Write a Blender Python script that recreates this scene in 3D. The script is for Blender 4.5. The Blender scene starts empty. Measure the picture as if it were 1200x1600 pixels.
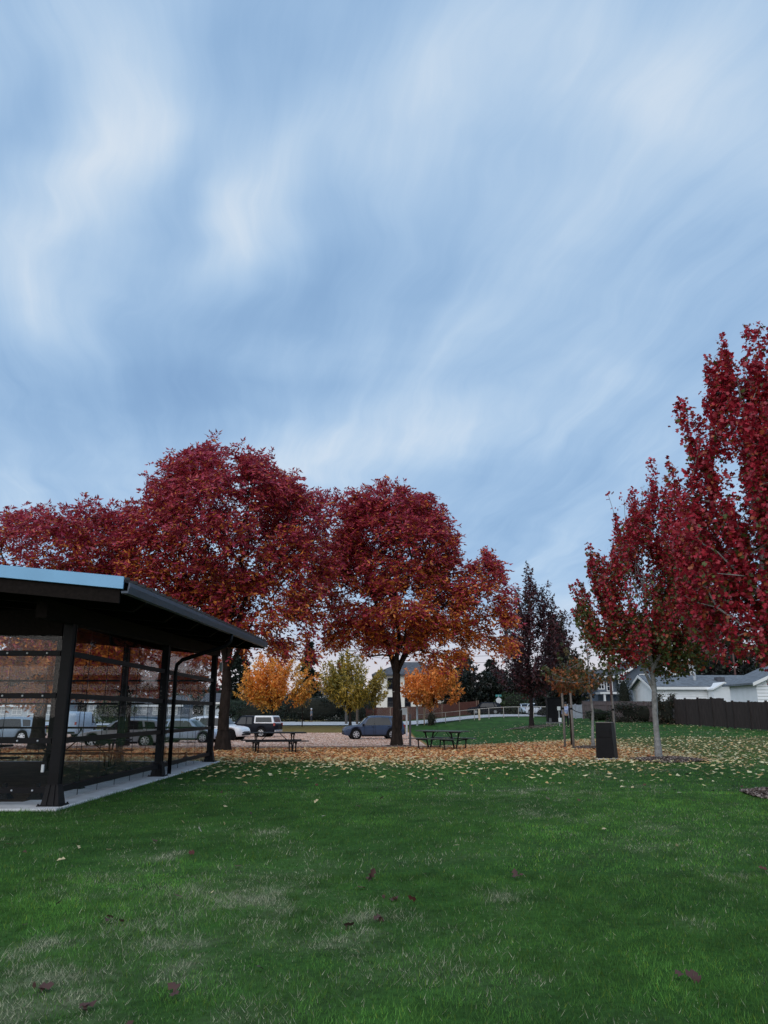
import bpy, math, random
import numpy as np
from mathutils import Vector, Matrix

# ------------------------------------------------------------------ camera, sky, sun, exposure
SC = bpy.context.scene
COL = SC.collection
F, PITCH, EYE = 1205.0, math.radians(14.6), 1.5        # focal length in photo pixels, tilt, eye height
CP, SP = math.cos(PITCH), math.sin(PITCH)

cam_d = bpy.data.cameras.new('camera')
cam = bpy.data.objects.new('camera', cam_d)
COL.objects.link(cam)
cam.location = (0, 0, EYE)
cam.rotation_euler = (math.pi/2 + PITCH, 0, 0)
cam_d.sensor_fit = 'VERTICAL'
cam_d.sensor_height = 24.0
cam_d.lens = 24.0*F/1600.0
cam_d.clip_start = 0.05
cam_d.clip_end = 3000
SC.camera = cam

def ray(px, py):
    cx = (px-600)/F; cy = (800-py)/F
    return (cx, CP-cy*SP, SP+cy*CP)
def at(px, py, Y):
    """the point of the place seen at photo pixel (px, py) that lies Y metres ahead"""
    d = ray(px, py); t = Y/d[1]
    return (d[0]*t, Y, EYE+d[2]*t)
def x_at(px, Y, z=0.0):
    return (px-600)/F*(Y*CP+(z-EYE)*SP)
def uv_of(px, py):
    d = ray(px, py); n = math.sqrt(sum(c*c for c in d)); d = [c/n for c in d]
    k = max(d[2], 0)+0.16
    return (d[0]/k, d[1]/k)

SUN_ELEV, SUN_AZ = math.radians(38), math.radians(205)   # soft light of the evening sky, from behind the camera
w = bpy.data.worlds.new('World'); SC.world = w; w.use_nodes = True
nt = w.node_tree; nt.nodes.clear()
def N(t, **k):
    n = nt.nodes.new(t)
    for a, b in k.items(): setattr(n, a, b)
    return n
L = nt.links.new
out = N('ShaderNodeOutputWorld'); bg = N('ShaderNodeBackground'); bg.inputs[1].default_value = 0.1
L(bg.outputs[0], out.inputs[0])
sky = N('ShaderNodeTexSky'); sky.sky_type = 'NISHITA'; sky.sun_disc = False
sky.sun_elevation = SUN_ELEV; sky.sun_rotation = SUN_AZ
tc = N('ShaderNodeTexCoord'); sep = N('ShaderNodeSeparateXYZ'); L(tc.outputs['Generated'], sep.inputs[0])
def M(op, a, b=None, c=None):
    n = N('ShaderNodeMath', operation=op)
    for i, v in enumerate((a, b, c)):
        if v is None: continue
        if isinstance(v, (int, float)): n.inputs[i].default_value = v
        else: L(v, n.inputs[i])
    return n.outputs[0]
zc = M('MAXIMUM', sep.outputs[2], 0.0)
k_ = M('ADD', zc, 0.16)
uu = M('DIVIDE', sep.outputs[0], k_); vv = M('DIVIDE', sep.outputs[1], k_)
cmb = N('ShaderNodeCombineXYZ'); L(uu, cmb.inputs[0]); L(vv, cmb.inputs[1])
def noise(vec, scale, detail, rough=0.5, dist=0.0):
    n = N('ShaderNodeTexNoise'); n.inputs['Scale'].default_value = scale; n.inputs['Detail'].default_value = detail
    n.inputs['Roughness'].default_value = rough; n.inputs['Distortion'].default_value = dist
    L(vec, n.inputs['Vector']); return n
# warp the cloud plane a little
wn = noise(cmb.outputs[0], 1.8, 3, 0.5)
wsub = N('ShaderNodeVectorMath', operation='SUBTRACT'); L(wn.outputs['Color'], wsub.inputs[0]); wsub.inputs[1].default_value = (.5, .5, .5)
wsc = N('ShaderNodeVectorMath', operation='SCALE'); L(wsub.outputs[0], wsc.inputs[0]); wsc.inputs['Scale'].default_value = 0.34
wad = N('ShaderNodeVectorMath', operation='ADD'); L(cmb.outputs[0], wad.inputs[0]); L(wsc.outputs[0], wad.inputs[1])
warped = wad.outputs[0]
def stretched(vec, ang, sx, sy, off):
    r = N('ShaderNodeMapping'); L(vec, r.inputs['Vector'])
    r.inputs['Rotation'].default_value = (0, 0, ang); r.inputs['Scale'].default_value = (sx, sy, 1); r.inputs['Location'].default_value = off
    return r.outputs[0]
def streak(vec, ang, along, across, off):
    """turn the plane so that ang lies along x, then stretch"""
    q = stretched(vec, -ang, 1, 1, off)
    m = N('ShaderNodeVectorMath', operation='MULTIPLY'); L(q, m.inputs[0]); m.inputs[1].default_value = (along, across, 1)
    return m.outputs[0]
WIND = math.radians(104)
n1 = noise(streak(warped, WIND, .42, 1.15, (3.1, 7.7, 0)), 1.5, 4, 0.48)
n2 = noise(streak(warped, WIND, .22, 2.2, (13.4, 2.2, 0)), 2.6, 8, 0.62)
n3 = noise(streak(warped, math.radians(20), .35, 1.6, (4.4, 9.2, 0)), 1.6, 4, 0.5)
val = M('ADD', M('ADD', M('MULTIPLY', M('SUBTRACT', n1.outputs['Fac'], .5), 0.95), M('MULTIPLY', M('SUBTRACT', n2.outputs['Fac'], .5), 0.62)), M('MULTIPLY', M('SUBTRACT', n3.outputs['Fac'], .5), 0.35))
# the cloud banks of this evening: soft lobes lying on the cloud plane
BANKS = [  # photo pixel of the middle, of a point along it, half width in pixels, weight
    (185, 150, 240, -40, 85, .30), (95, 330, 125, 190, 50, .28), (60, 60, 90, -40, 50, .16), (460, 275, 570, 190, 60, .36), (350, 360, 420, 300, 55, .24),
    (690, 170, 800, 90, 75, .30), (830, 30, 900, -60, 80, .24), (1000, 150, 1120, 110, 80, .24), (130, 510, 150, 560, 40, .24),
    (610, 690, 760, 660, 34, .30), (50, 785, 150, 775, 40, .34), (990, 620, 1090, 590, 45, .18), (240, 215, 300, 150, 55, .22),
    (340, 60, 300, 160, 50, -.22), (10, 190, 40, 110, 40, -.22), (270, 310, 300, 230, 36, -.22), (590, 450, 800, 430, 60, -.16),
    (430, 625, 700, 600, 50, -.20), (1000, 760, 1150, 740, 70, -.12), (190, 610, 300, 600, 40, -.14), (880, 320, 1100, 260, 80, .10)]
bank = None
for (px, py, qx, qy, hw, amp) in BANKS:
    c = uv_of(px, py); e = uv_of(qx, qy)
    ln = math.hypot(e[0]-c[0], e[1]-c[1]); ang = math.atan2(e[1]-c[1], e[0]-c[0])
    dx, dy = qx-px, qy-py; dl = math.hypot(dx, dy)
    s = uv_of(px-dy/dl*hw, py+dx/dl*hw)
    wd = abs(-(s[0]-c[0])*math.sin(ang)+(s[1]-c[1])*math.cos(ang))+1e-3
    sub = N('ShaderNodeVectorMath', operation='SUBTRACT'); L(warped, sub.inputs[0]); sub.inputs[1].default_value = (c[0], c[1], 0)
    mp = stretched(sub.outputs[0], -ang, 1, 1, (0, 0, 0))
    mul = N('ShaderNodeVectorMath', operation='MULTIPLY'); L(mp, mul.inputs[0]); mul.inputs[1].default_value = (1/ln, 1/wd, 0)
    dt = N('ShaderNodeVectorMath', operation='DOT_PRODUCT'); L(mul.outputs[0], dt.inputs[0]); L(mul.outputs[0], dt.inputs[1])
    g = M('POWER', 2.718, M('MULTIPLY', dt.outputs['Value'], -0.6))
    bank = M('MULTIPLY', g, amp) if bank is None else M('ADD', bank, M('MULTIPLY', g, amp))
nb = noise(streak(warped, WIND, .5, 1.7, (1.3, 9.1, 0)), 2.2, 4, 0.5)
val = M('ADD', val, M('MULTIPLY', bank, M('MULTIPLY_ADD', nb.outputs['Fac'], 1.2, 0.25)))
val = M('ADD', val, 0.565)
ramp = N('ShaderNodeValToRGB'); L(val, ramp.inputs[0])
cr = ramp.color_ramp; cr.interpolation = 'B_SPLINE'
cr.elements[0].position = 0.0; cr.elements[0].color = (.215, .37, .63, 1)
cr.elements[1].position = 1.0; cr.elements[1].color = (.80, .88, .97, 1)
for p_, c_ in ((.3, (.28, .46, .72, 1)), (.55, (.385, .575, .83, 1)), (.78, (.54, .71, .91, 1))):
    e_ = cr.elements.new(p_); e_.color = c_
# the pale warm band just above the horizon
hz = N('ShaderNodeMapRange'); hz.interpolation_type = 'SMOOTHERSTEP'
L(sep.outputs[2], hz.inputs[0]); hz.inputs[1].default_value = 0.015; hz.inputs[2].default_value = 0.17; hz.inputs[3].default_value = 0.9; hz.inputs[4].default_value = 0.0
mixh = N('ShaderNodeMix', data_type='RGBA'); L(hz.outputs[0], mixh.inputs[0]); L(ramp.outputs[0], mixh.inputs[6]); mixh.inputs[7].default_value = (.78, .71, .74, 1)
tenx = N('ShaderNodeVectorMath', operation='SCALE'); L(mixh.outputs[2], tenx.inputs[0]); tenx.inputs['Scale'].default_value = 9.6
mixs = N('ShaderNodeMix', data_type='RGBA'); mixs.inputs[0].default_value = 0.92   # cloud deck over the clear sky
L(sky.outputs[0], mixs.inputs[6]); L(tenx.outputs[0], mixs.inputs[7]); L(mixs.outputs[2], bg.inputs[0])

sd = bpy.data.lights.new('sun', 'SUN'); sd.energy = 1.85; sd.angle = math.radians(80); sd.color = (1.0, .90, .78)
so = bpy.data.objects.new('sun', sd); COL.objects.link(so)
so.rotation_euler = (math.pi/2-SUN_ELEV, 0, math.pi-SUN_AZ)

SC.view_settings.view_transform = 'Standard'; SC.view_settings.look = 'None'
SC.view_settings.exposure = 0.0; SC.view_settings.gamma = 1.0; SC.view_settings.use_curve_mapping = False
SC.render.engine = 'CYCLES'
SC.cycles.max_bounces = 6; SC.cycles.transparent_max_bounces = 12; SC.cycles.diffuse_bounces = 3
SC.cycles.caustics_reflective = False; SC.cycles.caustics_refractive = False

random.seed(7); RNG = np.random.default_rng(11)
R = math.radians

# ------------------------------------------------------------------ materials
MATS = {}
def mat(name, col, rough=.7, var=.25, scale=6.0, metal=0.0, bump=0.0, bscale=None, spec=.4, col2=None, stretch=None, coat=0.0):
    """principled material whose colour wanders with a noise, optional bump"""
    if name in MATS: return MATS[name]
    m = bpy.data.materials.new(name); m.use_nodes = True; t = m.node_tree; b = t.nodes['Principled BSDF']
    b.inputs['Roughness'].default_value = rough; b.inputs['Metallic'].default_value = metal
    b.inputs['Specular IOR Level'].default_value = spec
    b.inputs['Coat Weight'].default_value = coat; b.inputs['Coat Roughness'].default_value = .08
    g = t.nodes.new('ShaderNodeTexCoord'); v = g.outputs['Object']
    if stretch:
        mp = t.nodes.new('ShaderNodeMapping'); mp.inputs['Scale'].default_value = stretch; t.links.new(v, mp.inputs[0]); v = mp.outputs[0]
    n = t.nodes.new('ShaderNodeTexNoise'); n.inputs['Scale'].default_value = scale; n.inputs['Detail'].default_value = 6; n.inputs['Roughness'].default_value = .6
    t.links.new(v, n.inputs['Vector'])
    r = t.nodes.new('ShaderNodeValToRGB'); t.links.new(n.outputs['Fac'], r.inputs[0])
    lo = col2 or tuple(c*(1-var) for c in col); hi = col if col2 else tuple(min(1, c*(1+var)) for c in col)
    r.color_ramp.elements[0].position = .32; r.color_ramp.elements[0].color = (*lo, 1)
    r.color_ramp.elements[1].position = .68; r.color_ramp.elements[1].color = (*hi, 1)
    t.links.new(r.outputs[0], b.inputs['Base Color'])
    if bump:
        n2_ = t.nodes.new('ShaderNodeTexNoise'); n2_.inputs['Scale'].default_value = bscale or scale*4; n2_.inputs['Detail'].default_value = 6
        t.links.new(v, n2_.inputs['Vector'])
        bp = t.nodes.new('ShaderNodeBump'); bp.inputs['Strength'].default_value = bump; bp.inputs['Distance'].default_value = .02
        t.links.new(n2_.outputs['Fac'], bp.inputs['Height']); t.links.new(bp.outputs[0], b.inputs['Normal'])
    MATS[name] = m; return m

def leaf_mat(name, trans=.3, rough=.55, attr='leaf_color', spec=.3):
    m = bpy.data.materials.new(name); m.use_nodes = True; t = m.node_tree; b = t.nodes['Principled BSDF']
    a = t.nodes.new('ShaderNodeAttribute'); a.attribute_name = attr
    t.links.new(a.outputs['Color'], b.inputs['Base Color']); b.inputs['Roughness'].default_value = rough; b.inputs['Specular IOR Level'].default_value = spec
    if trans:
        tr = t.nodes.new('ShaderNodeBsdfTranslucent'); t.links.new(a.outputs['Color'], tr.inputs[0])
        mx = t.nodes.new('ShaderNodeMixShader'); mx.inputs[0].default_value = trans
        o = t.nodes['Material Output']; t.links.new(b.outputs[0], mx.inputs[1]); t.links.new(tr.outputs[0], mx.inputs[2]); t.links.new(mx.outputs[0], o.inputs[0])
    MATS[name] = m; return m

def glass_mat(name, tint=(.9, .95, .97), grime=.05, ior=1.5, gcol=(.25, .27, .3)):
    m = bpy.data.materials.new(name); m.use_nodes = True; t = m.node_tree; t.nodes.remove(t.nodes['Principled BSDF'])
    o = t.nodes['Material Output']
    tr = t.nodes.new('ShaderNodeBsdfTransparent'); tr.inputs[0].default_value = (*tint, 1)
    gl = t.nodes.new('ShaderNodeBsdfGlossy'); gl.inputs['Roughness'].default_value = .02
    lw = t.nodes.new('ShaderNodeLayerWeight'); lw.inputs[0].default_value = .5
    pw = t.nodes.new('ShaderNodeMath'); pw.operation = 'POWER'; t.links.new(lw.outputs['Facing'], pw.inputs[0]); pw.inputs[1].default_value = 5
    fr = t.nodes.new('ShaderNodeMath'); fr.operation = 'MULTIPLY_ADD'; t.links.new(pw.outputs[0], fr.inputs[0]); fr.inputs[1].default_value = .42; fr.inputs[2].default_value = .012
    mx = t.nodes.new('ShaderNodeMixShader'); t.links.new(fr.outputs[0], mx.inputs[0]); t.links.new(tr.outputs[0], mx.inputs[1]); t.links.new(gl.outputs[0], mx.inputs[2])
    df = t.nodes.new('ShaderNodeBsdfDiffuse'); df.inputs[0].default_value = (*gcol, 1)
    g = t.nodes.new('ShaderNodeTexCoord'); n = t.nodes.new('ShaderNodeTexNoise'); n.inputs['Scale'].default_value = 2.2; n.inputs['Detail'].default_value = 8; n.inputs['Roughness'].default_value = .7
    t.links.new(g.outputs['Object'], n.inputs['Vector'])
    mr = t.nodes.new('ShaderNodeMapRange'); t.links.new(n.outputs['Fac'], mr.inputs[0]); mr.inputs[1].default_value = .35; mr.inputs[2].default_value = .75; mr.inputs[3].default_value = grime*.4; mr.inputs[4].default_value = grime*1.8
    m2 = t.nodes.new('ShaderNodeMixShader'); t.links.new(mr.outputs[0], m2.inputs[0]); t.links.new(mx.outputs[0], m2.inputs[1]); t.links.new(df.outputs[0], m2.inputs[2])
    t.links.new(m2.outputs[0], o.inputs[0]); MATS[name] = m; return m

leafm = leaf_mat('autumn_leaves', .28, .45, spec=.5); needlem = leaf_mat('needles', .1, .7)
litterm = leaf_mat('fallen_leaf', .12, .7); bladem = leaf_mat('grass_blades', .25, .6)
steel = mat('dark_painted_steel', (.006, .006, .008), .5, .3, 3, bump=.1, spec=.16)
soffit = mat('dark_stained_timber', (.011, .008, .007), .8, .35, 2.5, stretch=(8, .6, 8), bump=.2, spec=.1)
flash = mat('grey_blue_flashing', (.15, .33, .52), .35, .06, 1.5, metal=.35, spec=.5)
roofm = mat('dark_metal_roofing', (.02, .022, .026), .5, .2, 2, metal=.1, spec=.25)
concrete = mat('concrete', (.60, .61, .63), .85, .16, 3, bump=.25)
pane_m = glass_mat('clear_panel', (.95, .97, .985), .010, 1.5)
plank_m = mat('weathered_plank', (.07, .08, .08), .5, .3, 3, stretch=(1, 12, 8), bump=.2)
darkplank = mat('dark_plank', (.018, .018, .02), .6, .3, 3, bump=.2, spec=.2)
bolt_m = mat('bolt_metal', (.6, .62, .66), .3, .1, 5, metal=.6)
bark = mat('grey_brown_bark', (.030, .023, .020), .95, .45, 9, spec=.1, bump=.9, bscale=26, stretch=(1, 1, .35))
palebark = mat('pale_grey_bark', (.34, .34, .34), .9, .35, 7, bump=.5, bscale=20, col2=(.17, .165, .16))
redbark = mat('dark_bark', (.025, .02, .02), .95, .4, 9, spec=.1, bump=.8, bscale=24)
white_trim = mat('white_trim', (.78, .79, .8), .6, .05)
tyre_m = mat('tyre_rubber', (.008, .008, .009), .85, .2, 12, spec=.1)
rim_m = mat('alloy_rim', (.55, .57, .6), .3, .06, 8, metal=.7)
carglass = mat('car_window_glass', (.008, .012, .018), .08, .1, 2, spec=.45)
blackplastic = mat('black_plastic', (.008, .008, .009), .6, .2, 8, spec=.15)
lamp_w = mat('headlight_lens', (.62, .66, .7), .12, .06, 6, spec=.8)
lamp_r = mat('tail_light_lens', (.25, .012, .012), .2, .1, 6, spec=.8)

# ------------------------------------------------------------------ object helpers
def link(o):
    COL.objects.link(o); return o
def tag(o, label=None, cat=None, group=None, kind=None):
    for k, v in (('label', label), ('category', cat), ('group', group), ('kind', kind)):
        if v: o[k] = v
    return o
def thing(name, label, cat, loc=(0, 0, 0), rz=0.0, group=None):
    o = link(bpy.data.objects.new(name, None)); o.location = loc; o.rotation_euler = (0, 0, rz); o.empty_display_size = .2
    return tag(o, label, cat, group)
def mesh_np(name, verts, faces, m, parent=None, colors=None, smooth=False, attr='leaf_color', pcolors=None):
    """one mesh object out of arrays: verts (n,3), faces (k, 3 or 4)"""
    verts = np.asarray(verts, np.float32); faces = np.asarray(faces, np.int32)
    me = bpy.data.meshes.new(name); nf, kk = faces.shape
    me.vertices.add(len(verts)); me.vertices.foreach_set('co', verts.ravel())
    me.loops.add(nf*kk); me.loops.foreach_set('vertex_index', faces.ravel())
    me.polygons.add(nf); me.polygons.foreach_set('loop_start', np.arange(nf, dtype=np.int32)*kk)
    if smooth: me.polygons.foreach_set('use_smooth', np.ones(nf, bool))
    me.update(calc_edges=True)
    if colors is not None:
        a = me.attributes.new(attr, 'FLOAT_COLOR', 'FACE')
        c = np.ones((nf, 4), np.float32); c[:, :3] = colors; a.data.foreach_set('color', c.ravel())
    if pcolors is not None:
        a = me.attributes.new(attr, 'FLOAT_COLOR', 'POINT')
        c = np.ones((len(verts), 4), np.float32); c[:, :3] = pcolors; a.data.foreach_set('color', c.ravel())
    me.materials.append(m)
    o = link(bpy.data.objects.new(name, me))
    if parent: o.parent = parent
    return o

class MB:
    """collects simple solids; build() links them as one mesh object"""
    def __init__(s): s.v = []; s.f = []
    def add(s, vs, fs):
        k = len(s.v); s.v += [tuple(p) for p in vs]; s.f += [tuple(i+k for i in q) for q in fs]; return s
    def hexa(s, lo, hi):       # eight corners: bottom ring of 4, top ring of 4
        return s.add(list(lo)+list(hi), [(3, 2, 1, 0), (4, 5, 6, 7), (0, 1, 5, 4), (1, 2, 6, 5), (2, 3, 7, 6), (3, 0, 4, 7)])
    def box(s, x0, x1, y0, y1, z0, z1, taper=0):
        t = taper
        return s.hexa([(x0, y0, z0), (x1, y0, z0), (x1, y1, z0), (x0, y1, z0)], [(x0+t, y0+t, z1), (x1-t, y0+t, z1), (x1-t, y1-t, z1), (x0+t, y1-t, z1)])
    def bar(s, a, b, w, h, up=(0, 0, 1)):
        a = Vector(a); b = Vector(b); d = (b-a).normalized(); u = Vector(up)
        if abs(d.dot(u)) > .99: u = Vector((0, 1, 0))
        sd_ = d.cross(u).normalized()*w/2; uu_ = sd_.cross(d).normalized()*h/2
        q = lambda p: [p-sd_-uu_, p+sd_-uu_, p+sd_+uu_, p-sd_+uu_]
        return s.hexa(q(a), q(b))
    def tube(s, pts, rad, n=8, caps=True):
        pts = [Vector(p) for p in pts]; rad = rad if isinstance(rad, (list, tuple)) else [rad]*len(pts)
        k = len(s.v); prev = None
        for i, p in enumerate(pts):
            d = (pts[min(i+1, len(pts)-1)]-pts[max(i-1, 0)]).normalized()
            u = Vector((1, 0, 0)) if prev is None else prev
            u = (u-d*u.dot(d))
            if u.length < 1e-3: u = Vector((0, 1, 0))-d*d.y
            u.normalize(); prev = u; v_ = d.cross(u)
            for j in range(n):
                an = 2*math.pi*j/n; s.v.append(tuple(p+(u*math.cos(an)+v_*math.sin(an))*rad[i]))
        for i in range(len(pts)-1):
            for j in range(n):
                j2 = (j+1) % n; s.f.append((k+i*n+j, k+i*n+j2, k+(i+1)*n+j2, k+(i+1)*n+j))
        if caps:
            s.f.append(tuple(k+j for j in range(n-1, -1, -1))); s.f.append(tuple(k+(len(pts)-1)*n+j for j in range(n)))
        return s
    def prism(s, poly, y0, y1, axis='y'):   # polygon in (x,z) pushed along y (axis 'y') or polygon in (y,z) pushed along x
        n = len(poly)
        p = (lambda a, c, t: (a, t, c)) if axis == 'y' else (lambda a, c, t: (t, a, c))
        vs = [p(a, c, y0) for a, c in poly]+[p(a, c, y1) for a, c in poly]
        fs = [tuple(range(n)), tuple(range(2*n-1, n-1, -1))]+[(i, i+n, (i+1) % n+n, (i+1) % n) for i in range(n)]
        return s.add(vs, fs)
    def ball(s, c, r, n=8, m_=5, sq=(1, 1, 1)):
        k = len(s.v)
        for i in range(1, m_):
            th = math.pi*i/m_
            for j in range(n):
                ph = 2*math.pi*j/n; s.v.append((c[0]+r*sq[0]*math.sin(th)*math.cos(ph), c[1]+r*sq[1]*math.sin(th)*math.sin(ph), c[2]+r*sq[2]*math.cos(th)))
        s.v.append((c[0], c[1], c[2]+r*sq[2])); s.v.append((c[0], c[1], c[2]-r*sq[2])); t = len(s.v)-2
        for i in range(m_-2):
            for j in range(n):
                j2 = (j+1) % n; s.f.append((k+i*n+j, k+(i+1)*n+j, k+(i+1)*n+j2, k+i*n+j2))
        for j in range(n):
            j2 = (j+1) % n; s.f.append((t, k+j, k+j2)); s.f.append((t+1, k+(m_-2)*n+j2, k+(m_-2)*n+j))
        return s
    def mesh(s, name, m, bevel=0, smooth=False):
        me = bpy.data.meshes.new(name); me.from_pydata(s.v, [], s.f)
        import bmesh
        b = bmesh.new(); b.from_mesh(me); bmesh.ops.recalc_face_normals(b, faces=b.faces)
        if bevel: bmesh.ops.bevel(b, geom=list(b.edges), offset=bevel, segments=1, affect='EDGES', clamp_overlap=True)
        b.to_mesh(me); b.free()
        if smooth:
            for p in me.polygons: p.use_smooth = True
        me.materials.append(m); return me
    def build(s, name, m, parent=None, bevel=0, smooth=False):
        o = link(bpy.data.objects.new(name, s.mesh(name, m, bevel, smooth)))
        if parent: o.parent = parent
        return o
def again(o, parent=None, loc=None, rot=None):
    c = o.copy(); link(c); c.parent = parent if parent else o.parent
    if loc is not None: c.location = loc
    if rot is not None: c.rotation_euler = rot
    return c
def copy_tree(o, parent=None):
    c = o.copy(); link(c); c.parent = parent
    for ch in list(o.children): copy_tree(ch, c)
    return c

def quads_from(centers, axis, side, size, width, bend, cols, shape='lance'):
    """leaf faces: base, left, tip, right (+ lobes for maple)"""
    n = len(centers); a = axis/np.linalg.norm(axis, axis=1)[:, None]
    s = side-a*(side*a).sum(1)[:, None]; s /= np.linalg.norm(s, axis=1)[:, None]+1e-9
    nr = np.cross(a, s); sz = size[:, None]; wd = width[:, None]; bd = bend[:, None]
    if shape == 'lance':
        P = np.stack([centers, centers+a*sz*.45-s*wd*.5+nr*bd*sz*.15, centers+a*sz-nr*bd*sz*.3, centers+a*sz*.45+s*wd*.5+nr*bd*sz*.15], 1)
        q = np.arange(4*n).reshape(n, 4); Fs = np.concatenate([q[:, [0, 1, 2]], q[:, [0, 2, 3]]])
        return P.reshape(-1, 3), Fs, np.concatenate([cols, cols])
    pts = [(0, 0), (.25, -.5), (.45, -.20), (.72, -.42), (1.05, 0), (.72, .42), (.45, .20), (.25, .5)]
    P = np.stack([centers+a*sz*u+s*wd*v+nr*bd*sz*(abs(v)*.35-.15*u*u) for u, v in pts], 1)
    q = np.arange(8*n).reshape(n, 8)
    Fs = np.concatenate([q[:, [0, 1, 2]], q[:, [2, 3, 4]], q[:, [4, 5, 6]], q[:, [6, 7, 0]], q[:, [0, 2, 6]], q[:, [2, 4, 6]]])
    return P.reshape(-1, 3), Fs, np.concatenate([cols]*6)

# value noise for placing colour and density
def vnoise(x, y, seed=0):
    x = np.asarray(x, float); y = np.asarray(y, float)
    g = np.random.default_rng(seed).random((64, 64))
    xi = np.floor(x).astype(int); yi = np.floor(y).astype(int); fx = x-xi; fy = y-yi
    fx = fx*fx*(3-2*fx); fy = fy*fy*(3-2*fy)
    a = g[xi % 64, yi % 64]; b = g[(xi+1) % 64, yi % 64]; c = g[xi % 64, (yi+1) % 64]; d = g[(xi+1) % 64, (yi+1) % 64]
    return (a*(1-fx)+b*fx)*(1-fy)+(c*(1-fx)+d*fx)*fy
def fbm(x, y, seed=0, o=4):
    s = 0; a = .5; t = 0
    for i in range(o): s = s+a*vnoise(x*2**i, y*2**i, seed+i); t += a; a *= .55
    return s/t
def sstep(a, b, x):
    t = np.clip((np.asarray(x, float)-a)/(b-a), 0, 1); return t*t*(3-2*t)

# ------------------------------------------------------------------ the ground
ZL = ([-1000, 36, 45, 60, 70, 82, 95, 105, 120, 1000], [0, 0, -.36, -.42, -.55, -.34, .12, .36, .42, .5])
ZR = ([-1000, 30, 45, 60, 75, 90, 105, 120, 1000], [0, 0, .25, .65, .9, 1.0, 1.28, 1.32, 1.4])
def gz(X, Y):
    t = sstep(1, 15, X)
    return np.interp(Y, *ZL)*(1-t)+np.interp(Y, *ZR)*t
def g1(X, Y): return float(gz(X, Y))
def ground_pt(px, Y):
    z = 0.0
    for _ in range(4): X = x_at(px, Y, z); z = g1(X, Y)
    return (X, Y, z)
def gpix(px, py):
    d = ray(px, py); return (d[0]*(-EYE)/d[2], d[1]*(-EYE)/d[2])
DRY = []
for (px, py, rx, ry, a) in [(420, 1408, 75, 24, .9), (345, 1360, 30, 16, .7), (250, 1338, 70, 14, .5), (790, 1396, 48, 14, .65), (130, 1490, 130, 40, .55), (560, 1440, 80, 26, .5),
                            (290, 1510, 80, 40, .6), (480, 1480, 60, 26, .5), (1140, 1372, 40, 16, .55), (820, 1238, 70, 12, .55), (1000, 1232, 60, 10, .45), (920, 1500, 70, 20, .35),
                            (150, 1385, 70, 20, .5), (420, 1300, 40, 8, .45), (700, 1240, 60, 10, .35), (60, 1560, 100, 40, .5), (1060, 1440, 60, 16, .25), (880, 1275, 40, 8, .3), (380, 1580, 90, 30, .4), (230, 1470, 300, 120, .22), (620, 1500, 200, 50, .14), (1050, 1300, 260, 50, .14)]:
    c = gpix(px, py); DRY.append((c[0], c[1], abs(gpix(px+rx, py)[0]-c[0]), abs(gpix(px, py-ry)[1]-gpix(px, py+ry)[1])/2, a))
def dryness(X, Y):
    s = .34*sstep(.54, .82, fbm(X*.55, Y*.45, 31))+.16*sstep(.55, .8, fbm(X*2.2, Y*1.8, 47))
    for cx, cy, rx, ry, a in DRY:
        q = ((X-cx)/rx)**2+((Y-cy)/ry)**2
        s = s+1.6*a*np.exp(-q*1.4)*sstep(.28, .72, fbm(X*3.1, Y*2.6, 5))
    return np.clip(s, 0, 1)
def tufts(X, Y):
    """the small scale clumping of the dry grass"""
    return sstep(.36, .66, fbm(X*5.2+3, Y*4.2, 52, 3))*.75+sstep(.45, .75, vnoise(X*15, Y*13, 90))*.45
def litter(X, Y):
    """how thickly fallen leaves lie on the lawn (0..1)"""
    edge = 28.2+1.8*(fbm(X*.35, Y*.1, 77)-.5)*2
    front = sstep(edge-6.0, edge+.8, Y)**1.9
    back = 1-sstep(41, 45, Y+1.2*(fbm(X*.4, Y*.3, 12)-.5))
    right = 1-.86*sstep(8.5, 12.5, X)
    left = sstep(-24, -12, X)*.3+.7
    return front*np.where(X < 2.6, 1-sstep(77, 79, Y)*.55, back)*right*left
def lawn_colors(X, Y):
    d = np.clip(dryness(X, Y)*(.25+1.1*tufts(X, Y)), 0, 1); n = fbm(X*.9, Y*.7, 3); n3 = fbm(X*7, Y*6, 9)
    g = np.stack([.020+.018*n, .062+.050*n, .013+.004*n], -1)*(.35+1.0*n3)[..., None]
    dr = np.array([.20, .205, .135])
    return g*(1-.5*d[..., None])+dr*.42*d[..., None]
xs = np.concatenate([np.linspace(-900, -60, 12)[:-1], np.arange(-60, -14, 2.0), np.arange(-14, 14, .22), np.arange(14, 60, 2.0), np.linspace(60, 900, 12)])
ys = np.concatenate([np.linspace(-300, 0, 8)[:-1], np.arange(0, 30, .22), np.arange(30, 60, .7), np.arange(60, 130, 2.0), np.linspace(130, 1200, 12)])
XX, YY = np.meshgrid(xs, ys, indexing='ij')
def grid_faces(nx, ny):
    i = np.arange(nx-1)[:, None]*ny+np.arange(ny-1)[None, :]; i = i.ravel()
    return np.stack([i, i+ny, i+ny+1, i+1], 1)
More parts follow.
